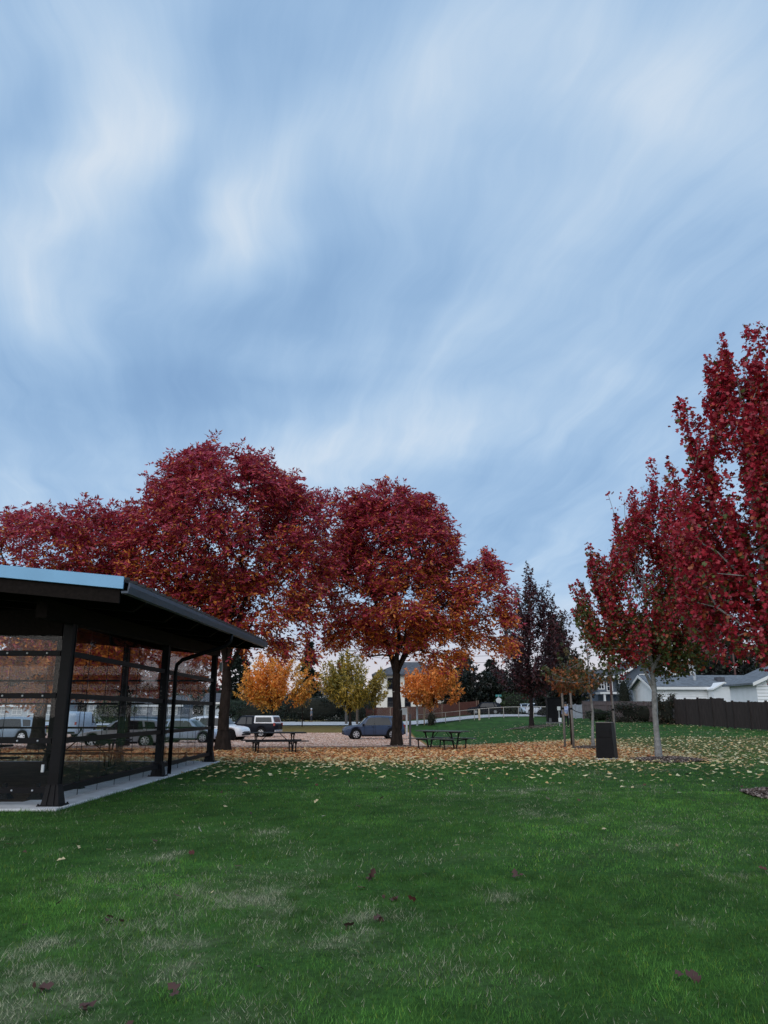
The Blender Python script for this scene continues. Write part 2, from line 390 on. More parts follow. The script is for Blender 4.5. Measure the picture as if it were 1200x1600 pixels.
def ground_material(name, attr, bump=.5):
    m = leaf_mat(name, 0, .95, attr, .1); t = m.node_tree; b = t.nodes['Principled BSDF']
    g = t.nodes.new('ShaderNodeTexCoord'); n = t.nodes.new('ShaderNodeTexNoise'); n.inputs['Scale'].default_value = 14; n.inputs['Detail'].default_value = 8; n.inputs['Roughness'].default_value = .7
    t.links.new(g.outputs['Object'], n.inputs['Vector'])
    a = [x for x in t.nodes if x.type == 'ATTRIBUTE'][0]
    mr = t.nodes.new('ShaderNodeMapRange'); t.links.new(n.outputs['Fac'], mr.inputs[0]); mr.inputs[1].default_value = .3; mr.inputs[2].default_value = .7; mr.inputs[3].default_value = .5; mr.inputs[4].default_value = 1.5
    v = t.nodes.new('ShaderNodeVectorMath'); v.operation = 'SCALE'; t.links.new(a.outputs['Color'], v.inputs[0]); t.links.new(mr.outputs[0], v.inputs['Scale']); t.links.new(v.outputs[0], b.inputs['Base Color'])
    bp = t.nodes.new('ShaderNodeBump'); bp.inputs['Strength'].default_value = bump; bp.inputs['Distance'].default_value = .03; t.links.new(n.outputs['Fac'], bp.inputs['Height']); t.links.new(bp.outputs[0], b.inputs['Normal'])
    return m
lawnm = ground_material('lawn_soil', 'lawn_color')
lc = lawn_colors(XX, YY)
lt = litter(XX, YY)[..., None]*.85
lc = lc*(1-lt)+np.array([.40, .21, .09])*lt
ZZ = gz(XX, YY)+.03*(fbm(XX*.5, YY*.5, 8)-.5)*(YY < 34)*(XX > -5)
o = mesh_np('lawn', np.stack([XX, YY, ZZ], -1).reshape(-1, 3), grid_faces(*XX.shape), lawnm, attr='lawn_color', pcolors=lc.reshape(-1, 3), smooth=True)
tag(o, 'green lawn with pale dry patches running to the car park', kind='structure')

def sheet(name, x0, x1, y0f, y1f, off, m, nx=60, ny=40, colf=None, attr='lawn_color', label=None):
    u = np.linspace(0, 1, nx); v = np.linspace(0, 1, ny); U, V = np.meshgrid(u, v, indexing='ij')
    X = x0+(x1-x0)*U; Y = y0f(X)*(1-V)+y1f(X)*V
    Z = gz(X, Y)+off
    return tag(mesh_np(name, np.stack([X, Y, Z], -1).reshape(-1, 3), grid_faces(nx, ny), m, attr=attr, pcolors=colf(X, Y).reshape(-1, 3) if colf else None, smooth=True), label, kind='structure')
lot_near = lambda X: 34.9+.12*(X+6)
lotm = ground_material('gravel_lot', 'lawn_color', .6)
def lot_colors(X, Y):
    n = fbm(X*.5, Y*.25, 61)[..., None]; n2_ = fbm(X*2.5, Y*1.2, 64)[..., None]
    a = np.array([.58, .38, .30]); b = np.array([.66, .47, .39])
    c = a*(1-n)+b*n
    tr = np.exp(-((Y-(63+.05*X))/1.1)**2)[..., None]*.55    # wheel track worn clear of leaves
    c = c*(1-tr)+np.array([.56, .50, .46])*tr
    return c*(.9+.5*n2_)
sheet('parking_lot', -70, 2.4, lot_near, lambda X: 78+0*X, .03, lotm, 120, 160, lot_colors, label='leaf strewn gravel car park')
asph = mat('asphalt', (.46, .47, .49), .9, .15, 1.2, bump=.2)
sheet('sidewalk', -90, 9, lambda X: 92.5+0*X, lambda X: 94.6+0*X, .10, concrete, 80, 6, label='concrete pavement along the far street')
sheet('road', -120, 60, lambda X: 95.2-.12*np.clip(X, 0, 18), lambda X: 104.5+0*X, .05, asph, 120, 24, label='pale street behind the park')
k = MB()
for i in range(18):
    a = -6.0+i*.5; k.bar((a, lot_near(a)-.12, g1(a, lot_near(a))+.03), (a+.49, lot_near(a+.49)-.12, g1(a+.49, lot_near(a+.49))+.03), .14, .10)
tag(k.build('kerb', mat('old_kerb', (.22, .18, .16), .9, .3, 3)), 'low kerb edging the car park', kind='structure')

# ------------------------------------------------------------------ grass blades (stuff)
def scatter(n, y0, y1, margin=.62, powr=1.0):
    """points between two distances across the view and some metres to either side"""
    Y = y0+(y1-y0)*RNG.random(n)**powr
    X = (RNG.random(n)*2-1)*(margin*Y+1.0)
    return X, Y
SLAB_X, SLAB_Y0, SLAB_Y1 = -5.17, 12.95, 25.5
def on_slab(X, Y, m=0.0): return (X < SLAB_X+m) & (Y > SLAB_Y0-m) & (Y < SLAB_Y1+m)
V, Fc, Cc = [], [], []
base = 0
for (n, y0, y1, hgt, wid, pw) in [(190000, 2.6, 8.0, .034, .0036, .8), (170000, 7.6, 16.0, .036, .0062, .8), (120000, 15.5, 31.0, .038, .011, .9), (40000, 30, 62, .05, .022, 1)]:
    X, Y = scatter(n, y0, y1, powr=pw)
    keep = ~on_slab(X, Y) & ~((X < 2.4) & (Y > lot_near(X)-.1)) & (RNG.random(n) > .93*litter(X, Y)) & (np.hypot(X-9.25, Y-26.3) > 1.1) & (np.hypot(X-7.8, Y-15.4) > .95)
    X, Y = X[keep], Y[keep]; n = len(X)
    d = dryness(X, Y); tf = tufts(X, Y); dry = RNG.random(n) < d*(.06+1.0*tf)+.012
    h = hgt*(.5+.75*RNG.random(n))*(1+.6*(fbm(X*2.3, Y*2.3, 22)-.5)*2)
    edge = on_slab(X, Y, .22); h[edge] *= 1.6
    h[dry] *= (.7+.5*RNG.random(dry.sum()))
    an = RNG.random(n)*2*math.pi; lean = (.25+.9*RNG.random(n)); lean[dry] *= 1.6
    la = RNG.random(n)*2*math.pi
    z = gz(X, Y)-.004+.03*(fbm(X*.5, Y*.5, 8)-.5)*(Y < 34)*(X > -5)
    w2 = wid*(.6+.8*RNG.random(n))/2*np.where(dry, 1.1, 1)
    b0 = np.stack([X-np.cos(an)*w2, Y-np.sin(an)*w2, z], 1); b1 = np.stack([X+np.cos(an)*w2, Y+np.sin(an)*w2, z], 1)
    tip = np.stack([X+np.cos(la)*h*lean*.75, Y+np.sin(la)*h*lean*.75, z+h], 1)
    V.append(np.stack([b0, b1, tip], 1).reshape(-1, 3)); Fc.append(np.arange(3*n).reshape(n, 3)+base); base += 3*n
    nn = fbm(X*.9, Y*.7, 3); n4 = fbm(X*5, Y*4, 14)
    c = np.stack([.052+.060*nn, .150+.130*nn, .028+.014*nn], 1)*((.22+.55*RNG.random(n)+1.5*(n4-.24))*(.72+.56*sstep(.3, .7, fbm(X*.45, Y*.3, 19))))[:, None]
    yel = RNG.random(n) < .08; c[yel] = c[yel]*np.array([2.0, 1.15, .8])
    dc = np.array([.42, .43, .29])*(.55+.7*RNG.random(n))[:, None]; c[dry] = dc[dry]
    Cc.append(c)
tag(mesh_np('grass', np.concatenate(V), np.concatenate(Fc), bladem, colors=np.concatenate(Cc)), 'short mown grass with straw coloured dry blades', kind='stuff')

# ------------------------------------------------------------------ leaves on the ground (stuff)
def lobed_leaves(X, Y, Z, size, col):
    n = len(X); ax = RNG.normal(0, 1, (n, 3)); ax[:, 2] *= .22; sd = RNG.normal(0, 1, (n, 3)); sd[:, 2] *= .22
    s = size*(.6+.8*RNG.random(n))
    return quads_from(np.stack([X, Y, Z], 1), ax, sd, s, s*.9, 1.6*RNG.random(n)-.2, col, 'maple')
def leaf_sheet(X, Y, Z, size, col, lift=.35):
    n = len(X); an = RNG.random(n)*2*math.pi; s = size*(.55+.8*RNG.random(n)); asp = .40+.3*RNG.random(n)
    ca, sa = np.cos(an), np.sin(an)
    tl = (RNG.random(n)-.5)*2*lift; tw = (RNG.random(n)-.5)*2*lift; cu = (.10+.35*RNG.random(n))*np.where(RNG.random(n) < .7, 1, -1)
    P = []
    for (u, v) in ((-.5, 0), (0, -.5), (.5, 0), (0, .5)):
        a = u*s; b = v*s*asp; zz = a*tl+b*tw+(abs(u)*2-.0)*s*cu*.35
        P.append(np.stack([X+ca*a-sa*b, Y+sa*a+ca*b, zz], 1))
    P = np.stack(P, 1); P[:, :, 2] += (Z-P[:, :, 2].min(1)+.002)[:, None]
    q = np.arange(4*n).reshape(n, 4)
    return P.reshape(-1, 3), np.concatenate([q[:, [0, 1, 3]], q[:, [1, 2, 3]]], 0), np.concatenate([col, col], 0)
PAL = np.array([[.80, .42, .17], [.76, .34, .11], [.66, .25, .08], [.82, .54, .24], [.78, .58, .32], [.44, .13, .06], [.76, .47, .25]])
PALE = np.array([[.72, .61, .30], [.74, .66, .40], [.66, .52, .26], [.66, .42, .18]])
X, Y = scatter(150000, 22, 46, .60)
k_ = (RNG.random(len(X)) < .9*litter(X, Y)) & ~on_slab(X, Y) & ~((X < 2.4) & (Y > lot_near(X)+.4)); X, Y = X[k_], Y[k_]
c = PAL[RNG.integers(0, len(PAL), len(X))]*(.7+.5*RNG.random(len(X)))[:, None]
pl = RNG.random(len(X)) < np.clip(.85-.8*litter(X, Y)+.25*sstep(5, 11, X), .05, 1); c[pl] = PALE[RNG.integers(0, 4, pl.sum())]*(.75+.35*RNG.random(pl.sum()))[:, None]
v_, f_, cc = leaf_sheet(X, Y, gz(X, Y)+.012, .15, c)
tag(mesh_np('fallen_leaves', v_, f_, litterm, colors=cc), 'thick carpet of fallen orange and tan leaves', kind='stuff')
n = 65000; X = -38+40.3*RNG.random(n); Y = 34+44*RNG.random(n)**1.2; k_ = (Y > lot_near(X)+.1) & ~((abs(Y-63-.05*X) < 1.0) & (RNG.random(n) < .7)); X, Y = X[k_], Y[k_]
LP = np.array([[.70, .45, .32], [.64, .38, .26], [.74, .54, .42], [.54, .31, .21], [.78, .60, .47]])
c = LP[RNG.integers(0, 5, len(X))]*(.7+.5*RNG.random(len(X)))[:, None]
v_, f_, cc = leaf_sheet(X, Y, gz(X, Y)+.035, .17, c, .2)
tag(mesh_np('fallen_leaves', v_, f_, litterm, colors=cc), 'faded fallen leaves over the gravel car park', kind='stuff')
n = 4300; X, Y = scatter(n, 14.5, 27, .56); k_ = RNG.random(n) < sstep(14, 23.5, Y)**2.2*(1-.55*sstep(8, 14, X)); X, Y = X[k_], Y[k_]; k_ = ~on_slab(X, Y, .1); X, Y = X[k_], Y[k_]
c = PALE[RNG.integers(0, 4, len(X))]*(.8+.4*RNG.random(len(X)))[:, None]
v_, f_, cc = leaf_sheet(X, Y, gz(X, Y)+.042, .15, c, .3)
tag(mesh_np('fallen_leaves', v_, f_, litterm, colors=cc), 'pale yellow leaves sprinkled on the grass', kind='stuff')
n = 2300; X = 2+24*RNG.random(n); Y = 42+26*RNG.random(n); k_ = (RNG.random(n) < (.25+.9*fbm(X*.25, Y*.2, 15))*(1-.6*sstep(50, 66, Y))) & (X > 2.8); X, Y = X[k_], Y[k_]
c = PALE[RNG.integers(0, 4, len(X))]*(.6+.4*RNG.random(len(X)))[:, None]
v_, f_, cc = leaf_sheet(X, Y, gz(X, Y)+.035, .15, c, .35)
tag(mesh_np('fallen_leaves', v_, f_, litterm, colors=cc), 'sparse pale leaves over the far right lawn', kind='stuff')
n = 80; X, Y = scatter(n, 4.2, 22, .55); k_ = ~on_slab(X, Y, .1); X, Y = X[k_], Y[k_]
DK = np.array([[.07, .035, .03], [.10, .055, .035], [.5, .42, .25], [.07, .045, .035], [.36, .32, .26], [.11, .035, .03]])
c = DK[RNG.integers(0, 6, len(X))]
v_, f_, cc = lobed_leaves(X, Y, gz(X, Y)+.034, .062, c)
tag(mesh_np('fallen_leaves', v_, f_, litterm, colors=cc), 'scattered brown and pale leaves on the near lawn', kind='stuff')
SPOT = [(121, 1327, 1), (285, 1288, 1), (350, 1288, 1), (580, 1376, 0), (608, 1412, 0), (807, 1374, 0), (597, 1440, 0), (548, 1452, 0), (272, 1562, 0), (50, 1553, 0), (122, 1581, 0), (1067, 1528, 0),
        (1058, 1324, 1), (643, 1310, 1), (341, 1400, 1), (175, 1443, 0), (246, 1318, 0), (555, 1495, 1), (104, 1349, 1), (710, 1324, 1)]
SP_ = np.array([gpix(a, b) for a, b, _ in SPOT for _ in range(3)]); SP_ += RNG.normal(0, .03, SP_.shape)
c = np.array([((.55, .46, .27) if q else (.08, .04, .035)) for _, _, q in SPOT for _ in range(3)])
kk = np.array([q == 0 or r == 0 for _, _, q in SPOT for r in range(3)])
v_, f_, cc = lobed_leaves(SP_[kk, 0], SP_[kk, 1], gz(SP_[kk, 0], SP_[kk, 1])+.036, .062, c[kk])
tag(mesh_np('fallen_leaves', v_, f_, litterm, colors=cc), 'small clumps of dark curled leaves on the open lawn', kind='stuff')

# ------------------------------------------------------------------ trees
def tree(name, label, cat, base, lobes, fork, trunk_r, nclus, nleaf, leaf, colf, barkm, group=None, lead=5, spread=.5, up=0.0, shape='lance', droop=.6, shell=.55,
         rtip=.008, trunkname='trunk', crownname='crown', flare=1.6, trunk_top=None, seed=1, depth=1.0, wid=.42, core=0.0, spray=0, lean=(0, 0), hole=.0):
    """lobes: ellipsoids (x, z, rx, rz, weight, y offset) relative to the tree's own base; clusters of leaves fill them, branches run to every cluster"""
    rg = np.random.default_rng(seed)
    t = thing(name, label, cat, base, 0, group)
    Lb = np.array([(*l, *((1.0, 0.0)[len(l)-4:])) for l in lobes], float)
    wts = Lb[:, 2]**2*Lb[:, 3]*Lb[:, 4]; wts = wts/wts.sum()
    pts = []
    tries = 0
    mind = (sum(4.19*l[2]**2*l[3] for l in Lb)/nclus)**(1/3)*.45
    while len(pts) < nclus and tries < nclus*40:
        tries += 1
        l = Lb[rg.choice(len(Lb), p=wts)]
        d = rg.normal(size=3); d /= np.linalg.norm(d); r = rg.random()**(1/3)
        r = r*(1-shell)+shell*(.80+.2*rg.random())
        p = np.array([l[0]+d[0]*r*l[2], l[5]+d[1]*r*l[2]*depth, l[1]+d[2]*r*l[3]])
        inner = max(1-(((p[0]-m_[0])/m_[2])**2+((p[1]-m_[5])/(m_[2]*depth))**2+((p[2]-m_[1])/m_[3])**2) for m_ in Lb)
        if shell > .3 and inner > .62: continue
        if hole and vnoise(np.array([p[0]*.55+9]), np.array([p[2]*.55+p[1]*.3+9]), seed)[0] < hole: continue
        if pts and min(((p-q)**2).sum() for q in pts[-200:]) < mind**2 and tries < nclus*20: continue
        pts.append(p)
    P = np.array(pts)
    cen = np.array([Lb[:, 0].mean(), 0, (P[:, 2].min()+P[:, 2].max())/2])
    zmax = P[:, 2].max()
    nodes = [np.zeros(3)]; par = [-1]; plen = [0.0]
    def addn(p, pr):
        nodes.append(np.array(p, float)); par.append(pr); plen.append(plen[pr]+np.linalg.norm(nodes[-1]-nodes[pr])); return len(nodes)-1
    k = 0
    ht = trunk_top or fork
    wob = rg.normal(0, .02, (12, 2))
    m_ = max(3, int(ht/.7))
    for i in range(1, m_+1):
        f_ = i/m_; k = addn((lean[0]*f_+wob[i % 12, 0]*ht*.3, lean[1]*f_+wob[i % 12, 1]*ht*.3, ht*f_), k)
    forks = [i for i in range(1, len(nodes)) if nodes[i][2] >= fork*.85] or [k]
    for j in range(lead):
        an = 2*math.pi*j/lead+rg.random()*.8
        sfk = forks[int(rg.integers(0, len(forks)))]
        ls = Lb[rg.choice(len(Lb), p=wts)]
        tgt = np.array([ls[0]+math.cos(an)*ls[2]*spread, ls[5]+math.sin(an)*ls[2]*spread*depth, ls[1]+ls[3]*(.1+.55*rg.random())])
        k2 = sfk; s0 = nodes[sfk].copy(); st = 6
        for i in range(1, st+1):
            f_ = i/st; q = s0*(1-f_)+tgt*f_; q = q+np.array([0, 0, (f_*(1-f_))*np.linalg.norm(tgt-s0)*(.25 if up == 0 else .12)])+rg.normal(0, .05, 3)*(tgt-s0).max()*.3
            k2 = addn(q, k2)
    trunk_n = m_+1
    order = np.argsort(((P-nodes[forks[0]])**2).sum(1))
    tips = []
    for ci in order:
        p = P[ci]; NA = np.array(nodes); dd = np.linalg.norm(NA-p, axis=1)
        cost = dd+.28*np.array(plen)+np.where(NA[:, 2] > p[2]+.3*dd, .8*dd, 0)+np.where(NA[:, 2] < fork*.8, 99, 0)
        b = int(np.argmin(cost)); q0 = nodes[b]; L_ = dd[b]; pr = b; st = max(1, int(L_/.6))
        for i in range(1, st+1):
            f_ = i/st; q = q0*(1-f_)+p*f_+np.array([0, 0, f_*(1-f_)*L_*.25])+(rg.normal(0, .035, 3)*L_*.5 if i < st else 0)
            pr = addn(q, pr)
        tips.append((pr, ci))
    cnt = np.zeros(len(nodes))
    for tp, _ in tips: cnt[tp] += 1
    for i in range(len(nodes)-1, 0, -1): cnt[par[i]] += cnt[i]
    ex = math.log(trunk_r/rtip)/math.log(max(2, len(P)))
    rad = rtip*np.maximum(cnt, 1)**ex
    VV, FF = [], []
    vb = 0
    NA = np.array(nodes)
    for i in range(1, len(nodes)):
        a = NA[par[i]]; b = NA[i]; d = b-a; l_ = np.linalg.norm(d)
        if l_ < 1e-4: continue
        d /= l_; u = np.cross(d, [0, 1, 0] if abs(d[1]) < .8 else [1, 0, 0]); u /= np.linalg.norm(u); v = np.cross(d, u)
        ns = 12 if i < trunk_n else (6 if rad[i] > .02 else 4)
        ra, rb = min(rad[par[i]], rad[i]*1.35), rad[i]
        if i < trunk_n:
            fl = lambda z: 1+(flare-1)*math.exp(-z/(.22+trunk_r*.5)) if flare > 1 else 1
            ra = trunk_r*(1-.25*a[2]/max(ht, .1))*fl(a[2]); rb = trunk_r*(1-.25*b[2]/max(ht, .1))*fl(b[2])
            if trunk_top: tp_ = lambda z: 1 if z < fork else max(.12, 1-(z-fork)/(ht-fork+.01)*.85); ra *= tp_(a[2]); rb *= tp_(b[2])
        an = np.arange(ns)*2*math.pi/ns
        ring = np.cos(an)[:, None]*u+np.sin(an)[:, None]*v
        jit = 1+.06*rg.normal(size=(ns, 1))*(i < trunk_n)
        VV.append(a-d*ra*.15*(i >= trunk_n)+ring*ra*jit if i != 1 else a+ring*ra*jit-np.array([0, 0, .08])); VV.append(b+ring*rb*jit)
        j = np.arange(ns); j2 = (j+1) % ns
        FF.append(np.stack([vb+j, vb+j2, vb+ns+j2, vb+ns+j], 1)); vb += 2*ns
    mesh_np(trunkname, np.concatenate(VV), np.concatenate(FF), barkm, t, smooth=True)
    # leaves
    per = max(1, nleaf//len(P)); n = per*len(P)
    ci = np.repeat(np.arange(len(P)), per); C = P[ci]
    outd = C-np.array([0, 0, fork]); outd /= np.linalg.norm(outd, axis=1)[:, None]+1e-6
    outd[:, 2] += up; outd /= np.linalg.norm(outd, axis=1)[:, None]
    sig = mind*1.0
    csz = np.repeat(.7+.65*rg.random(len(P)), per)
    off = rg.normal(0, 1, (n, 3)); ol = np.linalg.norm(off, axis=1)[:, None]; off = off/ol*np.minimum(ol, 1.9)*np.array([1, 1, .8])*sig*.58*csz[:, None]
    if up > 0:
        tt = rg.random(n)-.55
        off = off*(.50-.5*np.clip(tt, 0, .5))[:, None]+outd*(tt*sig*4.0)[:, None]*csz[:, None]
    else:
        off[:, 2] -= .25*droop*np.hypot(off[:, 0], off[:, 1])
    if core > 0:
        nb = int(n*core); li = rg.integers(0, len(NA), nb); ok = NA[li][:, 2] > fork*1.05; li[~ok] = rg.integers(len(NA)//2, len(NA), (~ok).sum())
        C[:nb] = NA[li]; off[:nb] = rg.normal(0, .12, (nb, 3))
    pos = C+off
    ax = rg.normal(0, 1, (n, 3)); ax[:, 2] -= droop*2.2; ax += outd*.5
    if up > 0: ax[:, 2] += droop*.7
    sdv = rg.normal(0, 1, (n, 3)); sdv[:, 2] *= .5
    if spray:
        nb = n//spray; sel = np.arange(nb)*spray; kk_ = np.arange(spray)
        b0 = pos[sel]; da = outd[sel]*.8+rg.normal(0, .55, (nb, 3)); da[:, 2] -= .55; da /= np.linalg.norm(da, axis=1)[:, None]
        ln_ = leaf*2.2*(.7+.6*rg.random(nb)); f_ = ((kk_+1)//2)/((spray)//2); sd_ = np.where(kk_ == spray-1, 0, np.where(kk_ % 2 == 0, 1, -1))
        lat = np.cross(da, rg.normal(0, .35, (nb, 3))+np.array([0, 0, 1])); lat /= np.linalg.norm(lat, axis=1)[:, None]+1e-6
        pos = (b0[:, None]+da[:, None]*(ln_[:, None]*f_[None])[..., None]); pos[:, :, 2] -= (ln_[:, None]*(f_[None]**2)*.35)
        ax = da[:, None]*.7+lat[:, None]*sd_[None, :, None]*.9+rg.normal(0, .22, (nb, spray, 3)); ax[:, :, 2] -= .45
        sdv = np.cross(ax, np.array([0, 0, 1])[None, None]+rg.normal(0, .6, (nb, spray, 3)))
        pos = pos.reshape(-1, 3); ax = ax.reshape(-1, 3); sdv = sdv.reshape(-1, 3); n = len(pos)
    size = leaf*(.5+1.0*rg.random(n)); cols = colf(pos, rg, n, zmax, P[:, 2].min())
    v_, f_, c_ = quads_from(pos, ax, sdv, size, size*(wid if shape == 'lance' else 1.0), rg.random(n)*1.2, cols, shape)
    mesh_np(crownname, v_, f_, leafm, t, colors=c_)
    return t

def lobes_px(base, lst, Y):
    """ellipsoids given where the photo shows them at distance Y, turned into metres round the tree's base"""
    o = []
    for (px, py, rx, ry, *r) in lst:
        c = at(px, py, Y); e = at(px+rx, py, Y); t_ = at(px, py-ry, Y); b_ = at(px, py+ry, Y)
        o.append((c[0]-base[0], (t_[2]+b_[2])/2-base[2], abs(e[0]-c[0]), abs(t_[2]-b_[2])/2, *r))
    return o
def mix_cols(pal, pr, rg, n, jit=.35):
    idx = (rg.random((n, 1)) > np.cumsum(pr, 1)).sum(1).clip(0, len(pal)-1)
    return np.array(pal)[idx]*(1-jit/2+jit*rg.random(n))[:, None]
def ash_colors(orange_low=.45, bias=0.0):
    def f(pos, rg, n, zt, zb):
        h = np.clip((pos[:, 2]-zb)/(zt-zb), 0, 1); nz = vnoise(pos[:, 0]*.7+40, pos[:, 2]*.7+40, 5)
        inn = np.exp(-np.hypot(pos[:, 0], pos[:, 1])/2.2)
        po = np.clip(orange_low*(1-h)**1.6*2.0*(nz*.9+.4)+.15*inn+bias+.005, 0, .9)
        pu = np.clip(.50+.2*(nz-.5), 0, 1)*(1-po); pr_ = 1-po-pu
        return mix_cols([(.37, .040, .092), (.47, .056, .066), (.62, .22, .04)], np.stack([pu, pr_, po], 1), rg, n, .7)
    return f
def maple_colors(green=.3):
    def f(pos, rg, n, zt, zb):
        h = np.clip((pos[:, 2]-zb)/(zt-zb), 0, 1); nz = vnoise(pos[:, 0]*1.3+20, pos[:, 2]*1.3+pos[:, 1]*.6+20, 6)
        pg = np.clip(green*((1-h)**1.5*2.2+sstep(.6, 1.9, -pos[:, 0])*(1-h)*.6)*(nz*1.4)+.03, 0, .85); po = .10+0*h+.12*(1-h)*green*2; po = np.minimum(po, 1-pg); pr_ = (1-pg-po)*.62
        return mix_cols([(.085, .11, .03), (.38, .10, .04), (.46, .028, .052), (.31, .020, .042)], np.stack([pg, po, pr_, 1-pg-po-pr_], 1), rg, n, .7)
    return f
def flat_colors(pal):
    def f(pos, rg, n, zt, zb):
        nz = vnoise(pos[:, 0]*.8+20, pos[:, 2]*.9+pos[:, 1]*.5+20, 8); k = len(pal)
        i = np.clip((nz*1.1+.35*rg.normal(size=n)*.6)*k, 0, k-1e-3).astype(int)
        return np.array(pal)[i]*(.7+.6*rg.random(n))[:, None]
    return f

b = ground_pt(348, 33.0)
tree('ash_tree', 'tallest broad crimson tree rising behind the shelter roof', 'tree', b,
     lobes_px(b, [(350, 835, 150, 128), (340, 775, 105, 78), (430, 880, 88, 105), (262, 870, 82, 110), (405, 950, 90, 70), (455, 1000, 45, 38, .8), (300, 960, 80, 50), (462, 830, 58, 80), (220, 850, 36, 70)], 33), 3.2, .25, 430, 95000, .165, ash_colors(.24), bark, lead=7, seed=3, spray=9, shell=.45, hole=.15, core=.05)
b = ground_pt(620, 36.6)
tree('ash_tree', 'round crimson and orange tree beside the blue SUV', 'tree', b,
     lobes_px(b, [(615, 858, 100, 92), (560, 920, 72, 85), (640, 945, 108, 70), (748, 935, 48, 75), (712, 915, 36, 55), (765, 985, 42, 34), (560, 1005, 48, 36, .8), (690, 1005, 62, 32, .8), (600, 810, 80, 50), (525, 835, 38, 66)], 36.6), 3.3, .23, 400, 88000, .165, ash_colors(.36), bark, lead=6, seed=5, spray=9, shell=.45, hole=.14, core=.05)
b = ground_pt(56, 33.5)
tree('ash_tree', 'purple red tree furthest left, behind the shelter', 'tree', b,
     lobes_px(b, [(60, 890, 150, 92), (140, 865, 68, 78), (10, 960, 160, 90), (130, 960, 85, 85), (60, 1010, 140, 70), (40, 1050, 110, 36, 1.5), (-60, 1040, 80, 50)], 33.5), 3.0, .27, 420, 90000, .165, ash_colors(.55, .0), bark, lead=6, seed=8, spray=9, shell=.4, core=.08)
b = ground_pt(196, 41)
tree('ash_tree', 'lower orange leaved tree seen through the shelter panels', 'tree', b,
     lobes_px(b, [(230, 1035, 90, 48), (150, 1045, 80, 40), (300, 1040, 50, 40), (60, 1058, 80, 34), (0, 1050, 60, 36)], 41), 2.5, .14, 260, 36000, .18, lambda p, rg, n, a, z: mix_cols([(.60, .19, .04), (.52, .11, .045), (.42, .05, .055)], np.tile([.5, .3, .2], (n, 1)), rg, n, .7), bark, lead=6, seed=9, spray=9, shell=.4)
b = ground_pt(1030, 26.4)
tree('maple_tree', 'smaller red maple with green lower leaves beside the bin', 'tree', b,
     lobes_px(b, [(1000, 900, 78, 120), (945, 945, 48, 85), (1060, 950, 78, 90), (962, 800, 20, 55, 1.4), (1005, 795, 38, 55, 1.3), (1050, 830, 45, 60), (1000, 995, 85, 38), (925, 880, 24, 60), (1075, 880, 50, 80)], 26.4),
     2.5, .095, 300, 42000, .092, maple_colors(.30), palebark, lead=7, up=1.1, shape='maple', seed=12, spread=.45, trunk_top=6.5, flare=1.35, shell=.3, core=.05, hole=.2)
b = ground_pt(1236, 15.4)
tree('maple_tree', 'large bright red maple reaching in from the right edge', 'tree', b,
     lobes_px(b, [(1195, 800, 95, 230), (1115, 700, 42, 95, 1.3), (1150, 640, 40, 100, 1.2), (1215, 640, 70, 150), (1110, 880, 60, 100), (1150, 950, 85, 64), (1075, 640, 14, 45, 1.5), (1280, 780, 110, 290), (1090, 790, 36, 70), (1072, 730, 20, 60, 1.3), (1085, 850, 40, 70), (1340, 900, 100, 160)], 15.4),
     2.1, .12, 480, 74000, .079, maple_colors(.10), palebark, lead=10, up=1.0, shape='maple', seed=21, spread=.6, trunk_top=8.5, flare=1.4, shell=.28, core=.05, hole=.18)
b = ground_pt(831, 60)
tree('oak_tree', 'dark purple red tree with a thin pointed top past the far lawn', 'tree', b,
     lobes_px(b, [(835, 1010, 48, 62), (826, 945, 22, 52, 1.3), (808, 985, 28, 44), (872, 1005, 26, 50), (800, 1040, 30, 30), (848, 955, 22, 34), (845, 1050, 50, 26)], 60), 2.2, .15, 190, 15000, .24,
     flat_colors([(.05, .026, .034), (.085, .028, .036), (.12, .03, .035), (.05, .034, .03)]), redbark, lead=6, up=.6, seed=31, trunk_top=9, shell=.3, droop=.4)
b = ground_pt(927, 34.3)
tree('young_tree', 'thin pale trunked young tree tied between wooden stakes', 'tree', b,
     lobes_px(b, [(925, 1030, 45, 42, .8), (900, 1055, 45, 22), (915, 985, 22, 40, .5), (955, 1040, 26, 28, .5)], 34.3), 2.6, .055, 40, 1500, .115,
     flat_colors([(.06, .08, .025), (.12, .09, .03), (.32, .11, .03), (.07, .07, .03)]), palebark, lead=4, up=.5, shape='maple', seed=41, trunk_top=5.2, flare=1.5, shell=.2, rtip=.006)
b = ground_pt(893, 36.5)
tree('young_tree', 'small orange leaved sapling behind the pair of stakes', 'tree', b,
     lobes_px(b, [(885, 1066, 24, 15), (872, 1064, 16, 13), (900, 1056, 16, 14)], 36.5), 2.0, .04, 30, 1500, .13,
     flat_colors([(.38, .13, .04), (.30, .09, .035), (.15, .09, .03), (.24, .08, .03)]), bark, lead=4, up=.2, seed=43, trunk_top=3.2, flare=1.2, shell=.2, rtip=.006)
b = ground_pt(427, 88)
tree('street_tree', 'golden orange street tree behind the dark pickup', 'tree', b,
     lobes_px(b, [(425, 1062, 52, 32), (400, 1075, 34, 24), (462, 1066, 28, 28), (425, 1042, 36, 20), (470, 1078, 20, 18)], 88), 1.9, .2, 130, 10000, .30,
     flat_colors([(.80, .27, .045), (.82, .34, .055), (.74, .38, .07), (.56, .31, .06)]), bark, lead=7, seed=51, shell=.25, hole=.30, up=.25)
b = ground_pt(547, 88)
